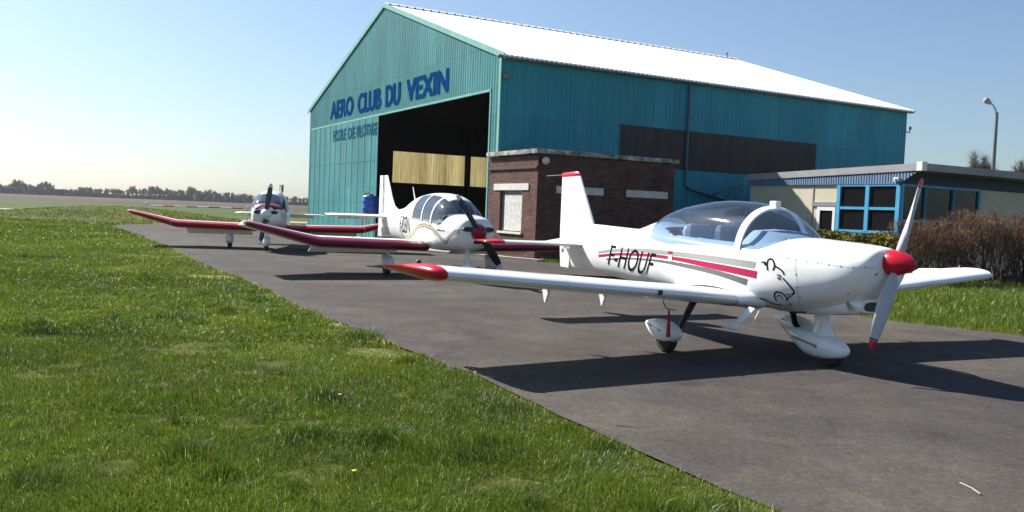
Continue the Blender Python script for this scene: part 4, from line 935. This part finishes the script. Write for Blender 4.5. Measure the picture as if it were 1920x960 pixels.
A3 = tourer('white aircraft facing the camera, bright red wing edges and white spinner, farthest away', (-7.846, 28.507, 0), -1.38196, -.0137, M_bred, M_bred, True, M_white, M_dblade, M_pale, M_pale, R(8.5), None, False)

# ============================================================ SMALL THINGS
# street lamp
d = Vector((.4755, .8797, 0))*46
lamp = thing('street_lamp', 'tall grey street lamp rising behind the clubhouse roof', 'street lamp', (d.x, d.y, 0), 0)
mb = MB(); mb.tube([(0, 0, 0), (0, 0, 4), (0, 0, 6.95)], [.10, .085, .065], 10); mb.build('pole', bsdf('grey_lamp_pole', (.12, .125, .13), .6), lamp, True)
mb = MB(); mb.tube([(.0, 0, 6.6), (-.06, 0, 7.05), (-.18, 0, 7.25), (-.34, 0, 7.38)], .035, 8); mb.build('arm', M_steel, lamp, True)
mb = MB(); mb.lathe((-.28, 0, 7.33), (-.85, 0, .5), [(0, .04), (.08, .08), (.22, .13), (.36, .11), (.42, .03)], 14); mb.build('lamp_head', M_lgrey, lamp, True)
# blue drum on a stand by the door
drum = thing('drum_stand', 'blue plastic drum on a dark stand in front of the teal hangar door', 'drum', H(10.1, -1.0, 0), HROT)
mb = MB()
for a in (-.28, .28):
    for b in (-.28, .28): mb.box((a-.025, b-.025, 0), (a+.025, b+.025, 1.2))
mb.box((-.33, -.33, 1.15), (.33, .33, 1.2)); mb.build('stand', M_eave, drum)
mb = MB(); mb.lathe((0, 0, 1.2), (0, 0, 1), [(0, .33), (.03, .36), (.25, .365), (.27, .375), (.29, .365), (.55, .365), (.57, .375), (.59, .365), (.76, .36), (.8, .32)], 28); mb.build('drum', bsdf('blue_plastic', (.02, .10, .45), .4), drum, True)
mb = MB(); mb.lathe((.0, 0, 2.0), (0, 0, 1), [(0, .12), (.08, .10), (.1, .02)], 14); mb.tube([(-.25, 0, 1.9), (-.3, 0, 2.08), (-.1, 0, 2.12)], .03, 8); mb.build('drum_pump', M_eave, drum, True)
# boundary barrier
bar = thing('barrier', 'low red and white barrier pole on white posts at the field edge', 'barrier', (-24.9, 60, 0), 0)
for x in (-.15, 6.75):
    mb = MB(); mb.tube([(x, 0, 0), (x, 0, 1.12)], .05, 8); mb.lathe((x, 0, 1.12), (0, 0, 1), [(0, .09), (.08, .09), (.1, .03)], 10); mb.build('post', M_wht, bar, True)
M_bar = bsdf('faded_red', (.35, .10, .07), .6)
mb = MB(); mb.tube([(.2+i*.78, 0, .97+.01*i) for i in range(9)], .045, 8, cap=False)
for i in range(8):
    for j in range(8): mb.m[i*8+j] = i % 2
mb.build('pole', [M_wht, M_bar], bar, True)

# ------------------------------------------------------------ vegetation
def twig_tree(seed, h, spread, nlimb, ntwig, stem_r, low=.25, tw=.02):
    """bare tree: returns trunk MB and crown MB"""
    rnd = random.Random(seed); T = MB(); Cm = MB(); top = h*.55
    T.tube([(0, 0, 0), (rnd.uniform(-.02, .02)*h, 0, top*.5), (rnd.uniform(-.03, .03)*h, rnd.uniform(-.03, .03)*h, top)], [stem_r, stem_r*.75, stem_r*.5], 6)
    ends = []
    for i in range(nlimb):
        z0 = h*(low+(.55-low)*rnd.random()); a = rnd.uniform(0, 2*pi); up = rnd.uniform(.35, 1.0)
        L = h*(1-z0/h)*rnd.uniform(.7, 1.0); r = spread*rnd.uniform(.4, 1)*(.6+.4*(1-up))
        e_ = (cos(a)*r, sin(a)*r, z0+L*up*.95); m_ = (cos(a)*r*.45, sin(a)*r*.45, z0+L*up*.4)
        T.tube([(0, 0, z0), m_, e_], [stem_r*.35, stem_r*.22, stem_r*.06], 4); ends.append((Vector((0, 0, z0)), Vector(m_), Vector(e_)))
    for i in range(ntwig):
        a_, m_, b_ = rnd.choice(ends); t = rnd.uniform(.25, 1); p = m_.lerp(b_, t*1.0) if t > .4 else a_.lerp(m_, .5+t)
        dr = Vector((rnd.gauss(0, 1), rnd.gauss(0, 1), rnd.gauss(.6, .8))).normalized(); L = h*rnd.uniform(.04, .13)
        s_ = dr.cross(Vector((rnd.random(), rnd.random(), rnd.random()))).normalized()*tw*rnd.uniform(.6, 1.4); q_ = p+dr*L
        k = dr.cross(s_).normalized()*s_.length
        Cm.add([p+s_, p-s_*.5+k, p-s_*.5-k, q_], [(0, 1, 3), (1, 2, 3), (2, 0, 3)])
    return T, Cm
M_bark = mottled('grey_brown_bark', [(.06, .05, .042), (.11, .095, .08)], 8, .9)
M_twig = mottled('bare_twigs', [(.075, .065, .055), (.13, .11, .09)], 2, .9)
M_under = mottled('grey_green_scrub', [(.045, .055, .03), (.08, .08, .05)], .2, .95)
protos = []
for k in range(6):
    h = 11
    T, Cm = twig_tree(100+k, h, [3.6, 4.2, 3.4, 4.6, 3.4, 4.0][k], 34, 2300, .28, .10, .06)
    protos.append((T, Cm))
tm = []
for i, (T, Cm) in enumerate(protos):
    a = bpy.data.meshes.new('trunk'); a.from_pydata(T.v, [], T.f); a.materials.append(M_bark)
    b = bpy.data.meshes.new('crown'); b.from_pydata(Cm.v, [], Cm.f); b.materials.append(M_twig); tm.append((a, b))
def put_tree(x, y, sc, i, label, group=None, sq=1):
    t = thing('bare_tree', label, 'tree', (x, y, 0), random.uniform(0, 6.28), group); t.scale = (sc*sq, sc*sq, sc)
    for nme, me in (('trunk', tm[i][0]), ('crown', tm[i][1])):
        o = bpy.data.objects.new(nme, me); COL.objects.link(o); o.parent = t
    return t
# tree line on the horizon; heights follow its outline (photo x, height in m)
prof = [(0, 9), (12, 9.5), (38, 14), (48, 12), (62, 8.5), (80, 12.5), (92, 12), (104, 8.5), (125, 6), (145, 8.5), (162, 10), (176, 9), (195, 9), (207, 9.5), (217, 10), (232, 7), (246, 12), (258, 11), (275, 11), (290, 13), (300, 11.5), (312, 11), (335, 11.5), (352, 12), (365, 13), (378, 12), (395, 10), (410, 11), (425, 10), (440, 8.5), (455, 9.5), (470, 8), (540, 8), (556, 8.5), (570, 8.5)]
LBL = 'bare leafless tree in the hazy line along the far edge of the ploughed field'
k = 0
for px_ in np.arange(-60, 600, 7.5):
    hh = float(np.interp(px_, [p[0] for p in prof], [p[1] for p in prof]))*random.uniform(.8, 1.08)
    dist = random.uniform(640, 700); d = ray(px_+random.uniform(-2, 2), 370); d = Vector((d.x, d.y, 0)).normalized()*(dist/ max(.3, Vector((d.x, d.y, 0)).normalized().y))
    put_tree(d.x, d.y, hh/11*.88, k % 6, LBL, 'trees along the far field edge', random.uniform(.95, 1.35)); k += 1
T, Cm = twig_tree(300, 11, 2.6, 70, 12000, .20, .12, .016)
a = bpy.data.meshes.new('trunk'); a.from_pydata(T.v, [], T.f); a.materials.append(M_bark)
b = bpy.data.meshes.new('crown'); b.from_pydata(Cm.v, [], Cm.f); b.materials.append(M_twig); tm.append((a, b)); k = 6
for px_, dist, hh, lb in ((1838, 88, 8.9, 'bare tree top just above the clubhouse roof left of the street lamp'), (1916, 84, 8.2, 'bare tree top above the clubhouse roof right of the street lamp'), (1790, 120, 8.6, 'small distant bare tree barely rising above the clubhouse roof')):
    d = ray(px_, 380); d = Vector((d.x, d.y, 0)).normalized()*dist; put_tree(d.x, d.y, hh/11, 6, lb, None, .8)
# scrub under the far trees: nobody could count it
mb = MB(); rnd = random.Random(5)
for i in range(14000):
    x = rnd.uniform(-420, 60); y = 640+rnd.uniform(-12, 30); h = rnd.uniform(1.0, 4.0)*(1+.3*sin(x*.05)); p = Vector((x, y, 0)); a = rnd.uniform(0, pi); s_ = Vector((cos(a), sin(a), 0))*rnd.uniform(.6, 1.6)
    mb.add([p-s_, p+s_, p+s_*.5+Vector((0, 0, h)), p-s_*.6+Vector((0, 0, h*.8))], [(0, 1, 2, 3)])
tag(fromdata('undergrowth', mb.v, mb.f, M_under), 'grey green scrub filling the foot of the far tree line', 'undergrowth', kind='stuff')

# brown leafless shrubs in front of the clubhouse
M_shrub = mottled('red_brown_twigs', [(.10, .048, .028), (.18, .085, .045), (.14, .10, .045)], 2.5, .85)
M_stem = mottled('dark_shrub_stems', [(.05, .035, .028), (.10, .07, .055)], 8, .9)
def shrub_mesh(seed, h=2.1, r=.85):
    rnd = random.Random(seed); St = MB(); Tw = MB(); st = []
    for i in range(15):
        a = rnd.uniform(0, 2*pi); r0 = rnd.uniform(0, .25); r1 = r*rnd.uniform(.25, 1); top = h*rnd.uniform(.72, .97)
        pts = []; n = 7
        for k_ in range(n):
            t = k_/(n-1); rr = r0+(r1-r0)*t**1.2; pts.append((cos(a)*rr+rnd.uniform(-.05, .05), sin(a)*rr+rnd.uniform(-.05, .05), top*t))
        St.tube(pts, [.030-.023*k_/(n-1) for k_ in range(n)], 5); st.append(pts)
        for q_ in range(5):
            b = pts[rnd.randint(1, 4)]; aa = rnd.uniform(0, 2*pi); e_ = (b[0]+cos(aa)*.35, b[1]+sin(aa)*.35, min(h*.95, b[2]+rnd.uniform(.4, .9)))
            mm = ((b[0]+e_[0])/2+.06, (b[1]+e_[1])/2, (b[2]+e_[2])/2-.04); St.tube([b, mm, e_], [.014, .010, .004], 4); st.append([b, b, mm, mm, e_, e_, e_])
    for i in range(2500):
        s_ = rnd.choice(st); j = rnd.randint(2, 5); t = rnd.random(); p = Vector(s_[j]).lerp(Vector(s_[j+1]), t)
        if rnd.random() > ((p.z/h-.30)/.40)**1.2 if p.z > h*.30 else rnd.random() < .93: continue
        p += Vector((rnd.gauss(0, .09), rnd.gauss(0, .09), rnd.gauss(0, .07)))
        dr = Vector((rnd.gauss(0, .5), rnd.gauss(0, .5), rnd.gauss(1, .5))).normalized(); L = rnd.uniform(.10, .34); q_ = p+dr*L
        if q_.z > h*1.02: q_ = p+dr*L*.3
        sd = dr.cross(Vector((rnd.random()-.5, rnd.random()-.5, rnd.random()-.5))).normalized()*rnd.uniform(.003, .0065); kk = dr.cross(sd)
        Tw.add([p+sd, p-sd*.5+kk, p-sd*.5-kk, q_], [(0, 1, 3), (1, 2, 3), (2, 0, 3)])
    return St, Tw
sm = []
for i in range(3):
    St, Tw = shrub_mesh(40+i); a = bpy.data.meshes.new('stems'); a.from_pydata(St.v, [], St.f); a.materials.append(M_stem)
    b = bpy.data.meshes.new('twigs'); b.from_pydata(Tw.v, [], Tw.f); b.materials.append(M_shrub); sm.append((a, b))
SL = ['leafless shrub at the left end of the row, before the blue window frames', 'brown leafless shrub directly behind the upper propeller blade', 'reddish twiggy shrub before the shaded clubhouse windows, behind the far wing', 'reddish brown shrub above the far wing of the nearest aircraft', 'shrub over the red tip of the far wing', 'dense brown shrub with spreading dark stems beside the far wing tip', 'brown shrub at the right edge before the cream clubhouse panel', 'shrub mostly cut off by the right edge of the picture', 'shrub behind the row at the clubhouse corner']
for i, (u, vv, hs) in enumerate(((-11.95, 6.5, .93), (-12.05, 7.3, .97), (-12.0, 8.1, .96), (-12.1, 8.9, 1.0), (-12.2, 9.7, 1.02), (-12.4, 10.6, 1.05), (-12.3, 11.7, 1.05), (-12.3, 12.8, 1.0))):
    p = H(u, vv, 0); t = thing('shrub', SL[i], 'shrub', p, random.uniform(0, 6.28), 'bare shrubs in front of the clubhouse'); t.scale = (hs, hs, hs*random.uniform(.84, 1.05))
    for nme, me in (('stems', sm[i % 3][0]), ('twigs', sm[i % 3][1])):
        o = bpy.data.objects.new(nme, me); COL.objects.link(o); o.parent = t

def leaf_cloud(name, P_, size, mat, parent=None):
    n = len(P_); A_ = RNG.normal(size=(n, 3)); A_ /= np.linalg.norm(A_, axis=1)[:, None]; B_ = np.cross(A_, RNG.normal(size=(n, 3))); B_ /= np.linalg.norm(B_, axis=1)[:, None]
    s_ = (size*RNG.uniform(.6, 1.4, n))[:, None]; v_ = np.stack([P_-A_*s_, P_+B_*s_*.45, P_+A_*s_, P_-B_*s_*.45], 1).reshape(-1, 3)
    me = bpy.data.meshes.new(name); me.vertices.add(4*n); me.vertices.foreach_set('co', v_.ravel()); me.loops.add(4*n); me.loops.foreach_set('vertex_index', np.arange(4*n))
    me.polygons.add(n); me.polygons.foreach_set('loop_start', np.arange(0, 4*n, 4)); me.update(); me.validate(); return link(name, me, mat, parent)
M_hedge = mottled('olive_hedge_leaves', [(.05, .06, .015), (.16, .15, .02), (.32, .27, .02)], 1.6, .8, 6, lo=.35, hi=.68)
n = 22000; u = RNG.uniform(-10.7, -6.2, n); hh = 1.28+.06*np.sin(u*3.1)+.05*np.sin(u*7.7+1); z = hh*RNG.uniform(0, 1, n)**.55; vv = 8.05+RNG.uniform(-.42, .42, n)+RNG.normal(0, .04, n)
P_ = np.array([tuple(H(a, b, c)) for a, b, c in zip(u, vv, z)]); hg = leaf_cloud('hedge', P_, .045, M_hedge); tag(hg, 'low clipped olive green hedge behind the nose of the nearest aircraft', 'hedge')

# ------------------------------------------------------------ grass blades
def pip(x, y, poly):
    ins = np.zeros(len(x), bool); n = len(poly); j = n-1
    for i in range(n):
        xi, yi = poly[i]; xj, yj = poly[j]; c = ((yi > y) != (yj > y)) & (x < (xj-xi)*(y-yi)/(yj-yi+1e-12)+xi); ins ^= c; j = i
    return ins
def vnoise(x, y, s, seed):
    r = np.random.default_rng(seed); g = r.random((64, 64)); X = x/s; Y = y/s; i = np.floor(X).astype(int); j = np.floor(Y).astype(int); a = X-i; b = Y-j; a = a*a*(3-2*a); b = b*b*(3-2*b)
    G = lambda p, q_: g[p % 64, q_ % 64]; return G(i, j)*(1-a)*(1-b)+G(i+1, j)*a*(1-b)+G(i, j+1)*(1-a)*b+G(i+1, j+1)*a*b
def grass_mat(name, cols):
    m = bpy.data.materials.new(name); m.use_nodes = True; m.node_tree.nodes.clear(); o = N(m, 'ShaderNodeOutputMaterial')
    at = N(m, 'ShaderNodeAttribute', attribute_name='tone'); c = ramp(m, at.outputs['Fac'], cols)
    d = N(m, 'ShaderNodeBsdfPrincipled'); d.inputs['Roughness'].default_value = .42; d.inputs['Specular IOR Level'].default_value = .42; LK(m, c.outputs[0], d.inputs['Base Color'])
    t = N(m, 'ShaderNodeBsdfTranslucent'); hs = N(m, 'ShaderNodeHueSaturation'); hs.inputs['Value'].default_value = 1.5; LK(m, c.outputs[0], hs.inputs['Color']); LK(m, hs.outputs[0], t.inputs[0])
    mx = N(m, 'ShaderNodeMixShader'); mx.inputs[0].default_value = .35; LK(m, d.outputs[0], mx.inputs[1]); LK(m, t.outputs[0], mx.inputs[2]); LK(m, mx.outputs[0], o.inputs[0]); return m
GC = [(.0, (.012, .026, .004)), (.25, (.040, .074, .006)), (.5, (.080, .126, .009)), (.75, (.138, .172, .020)), (.92, (.25, .26, .08)), (1, (.46, .44, .25))]
M_grass = grass_mat('grass_blades', GC)
bank = lambda x, y: bump_h(x, y)
def blades(name, x, y, h, wd, label, tone, lean=.65, zf=None):
    n = len(x); z0 = bank(x, y) if zf is None else zf; a = RNG.uniform(0, 2*pi, n); l = h*lean*RNG.uniform(.15, 1.3, n); la = 9*vnoise(x, y, .6, 31)+RNG.normal(0, 1.15, n)
    sx, sy = np.cos(a)*wd/2, np.sin(a)*wd/2; lx, ly = np.cos(la)*l, np.sin(la)*l
    v_ = np.zeros((n, 5, 3)); v_[:, 0] = np.c_[x-sx, y-sy, z0-.005]; v_[:, 1] = np.c_[x+sx, y+sy, z0-.005]
    v_[:, 2] = np.c_[x+sx*.8+lx*.35, y+sy*.8+ly*.35, z0+h*.6]; v_[:, 3] = np.c_[x-sx*.8+lx*.35, y-sy*.8+ly*.35, z0+h*.6]; v_[:, 4] = np.c_[x+lx, y+ly, z0+h*RNG.uniform(.75, 1.05, n)]
    me = bpy.data.meshes.new(name); me.vertices.add(5*n); me.vertices.foreach_set('co', v_.ravel()); idx = np.arange(n)[:, None]*5+np.array([0, 1, 2, 3, 3, 2, 4]); me.loops.add(7*n); me.loops.foreach_set('vertex_index', idx.ravel())
    me.polygons.add(2*n); me.polygons.foreach_set('loop_start', (np.arange(n)[:, None]*7+np.array([0, 4])).ravel()); me.update(); me.validate()
    at = me.attributes.new('tone', 'FLOAT', 'POINT'); at.data.foreach_set('value', np.repeat(np.clip(tone, 0, 1), 5).astype(np.float32))
    o = link(name, me, M_grass); return tag(o, label, 'grass', kind='stuff')
apoly = np.array(apron)
def scatter(n, y0, y1, side='L'):
    y = y0*(y1/y0)**RNG.random(n*2)
    if side == 'L': x = -y*.74-4.5+RNG.random(n*2)*(y*.74+7.5)
    else: x = RNG.uniform(.5, .75, n*2)*0+RNG.random(n*2)*(y*.66)
    return x, y
TR = random.Random(77); TUFTS = []
for _ in range(130):
    ty = 3.8*(32/3.8)**TR.random(); TUFTS.append((-ty*.66-.5+TR.random()*(ty*.66+2.2), ty, TR.uniform(.06, .19)*(1+ty*.03)))
def lawn(n, y0, y1, hmin, hmax, wd, label, cl=.12):
    x, y = scatter(n, y0, y1); k = ~pip(x, y, apron); k &= (x < np.interp(y, [p[1] for p in EDGE[::-1]], [p[0] for p in EDGE[::-1]])+.06) | (y > 51)
    x, y = x[k][:n], y[k][:n]
    # keep blades off the bare molehills
    cl_ = vnoise(x, y, .55, 3)*.6+vnoise(x, y, .17, 4)*.4; big = vnoise(x, y, 2.3, 5); med = vnoise(x, y, .9, 8)
    h = (hmin+(hmax-hmin)*RNG.random(len(x))**1.6)*(.45+1.15*cl_)
    tuft = vnoise(x, y, .38, 21)*vnoise(x, y, 1.1, 22); dk = .25*np.clip((tuft-.38)*5, 0, 1)
    for cx_, cy_, rr in TUFTS: dk = np.maximum(dk, np.clip(1.25-np.hypot(x-cx_, y-cy_)/rr, 0, 1))
    h = h*(1+1.1*dk); tone = .30+.34*big+.20*(med-.5)+RNG.normal(0, .12, len(x))+.20*(cl_-.5)-.24*dk; tone = np.where(RNG.random(len(x)) < .055, RNG.uniform(.82, 1, len(x)), tone)
    bare = np.zeros(len(x), bool)
    for bx_, by_, r in ((-5.97, 17.42, .42), (-2.0, 11.2, .22), (-1.35, 9.2, .3)): bare |= (np.hypot((x-bx_)/1.3, y-by_) < r*(.7+.6*cl_))
    h = np.where(bare, h*.35, h); tone = np.where(bare, .9+RNG.normal(0, .08, len(x)), tone)
    edge = np.interp(y, [p[1] for p in EDGE[::-1]], [p[0] for p in EDGE[::-1]])-x; tone = tone+.18*np.exp(-np.abs(edge)/.18)
    keep = RNG.random(len(x)) < np.where(cl_ < .27, .25, 1); x, y, h, tone = x[keep], y[keep], h[keep], tone[keep]
    return blades('grass', x, y, h, wd*(y/5)**.55*RNG.uniform(.7, 1.3, len(x)), label, tone)
lawn(640000, 3.0, 9.5, .016, .056, .0033, 'rough green lawn in the near left foreground')
lawn(330000, 9.5, 26, .022, .07, .0062, 'rough green lawn beside the apron in the middle distance')
lawn(105000, 26, 63, .03, .09, .014, 'green lawn and weedy bank at the far end of the apron')
# taller grass on the right of the apron
n = 170000; x = RNG.uniform(.5, 30, n*2); y = RNG.uniform(5, 34, n*2)
k = ~pip(x, y, apron) & (x > np.interp(y, [p[1] for p in REDGE], [p[0] for p in REDGE])-.05)
uu = (x-C0.x)*D1.x+(y-C0.y)*D1.y; vv = (x-C0.x)*D2.x+(y-C0.y)*D2.y
k &= ~((uu > -3.0) & (vv > -.1)) & ~((uu > UC) & (vv > V0-.1)) & (x < y*.78+6); x, y = x[k][:n], y[k][:n]
cl_ = vnoise(x, y, .7, 13)*.6+vnoise(x, y, .25, 14)*.4; tone = .46+.22*vnoise(x, y, 2.5, 15)+.2*(cl_-.5)+RNG.normal(0, .12, len(x))
blades('grass', x, y, (.05+.14*RNG.random(len(x)))*(.5+cl_), .011*(y/16)**.5*RNG.uniform(.7, 1.3, len(x)), 'long fresh grass strip between the apron and the shrubs', tone, .4)
# dandelions
for i, (px_, py_) in enumerate(((637, 762), (663, 914))):
    d = ray(px_, py_); t_ = -EYE/d.z; p = Vector((0, 0, EYE))+d*t_
    t = thing('dandelion', 'small yellow dandelion flower in the foreground lawn', 'flower', (p.x, p.y, 0), 0, 'dandelions in the lawn')
    mb = MB(); mb.tube([(0, 0, 0), (.005, 0, .05), (0, .004, .085)], .002, 5); mb.build('stem', M_grass, t)
    mb = MB(); mb.lathe((0, .004, .085), (0, 0, 1), [(0, .004), (.004, .012), (.009, .013), (.012, .007)], 14); mb.build('flower_head', bsdf('yellow_petals', (.75, .55, .02), .7), t)

# bits of straw blown onto the apron
M_straw = bsdf('pale_straw', (.33, .30, .22), .8)
for x0, y0, x1, y1, lb in ((1800, 905, 1838, 926, 'pale straw stalk on the apron near the lower right corner'), (1155, 797, 1200, 801, 'short straw stalk on the apron near the middle of the lawn edge')):
    p = []
    for x_, y_ in ((x0, y0), ((x0+x1)/2+4, (y0+y1)/2), (x1, y1)): d = ray(x_, y_); t_ = (.026-EYE)/d.z; p.append(Vector((0, 0, EYE))+d*t_)
    mb = MB(); mb.tube(p, .0045, 5); tag(mb.build('straw_stalk', M_straw), lb, 'straw')
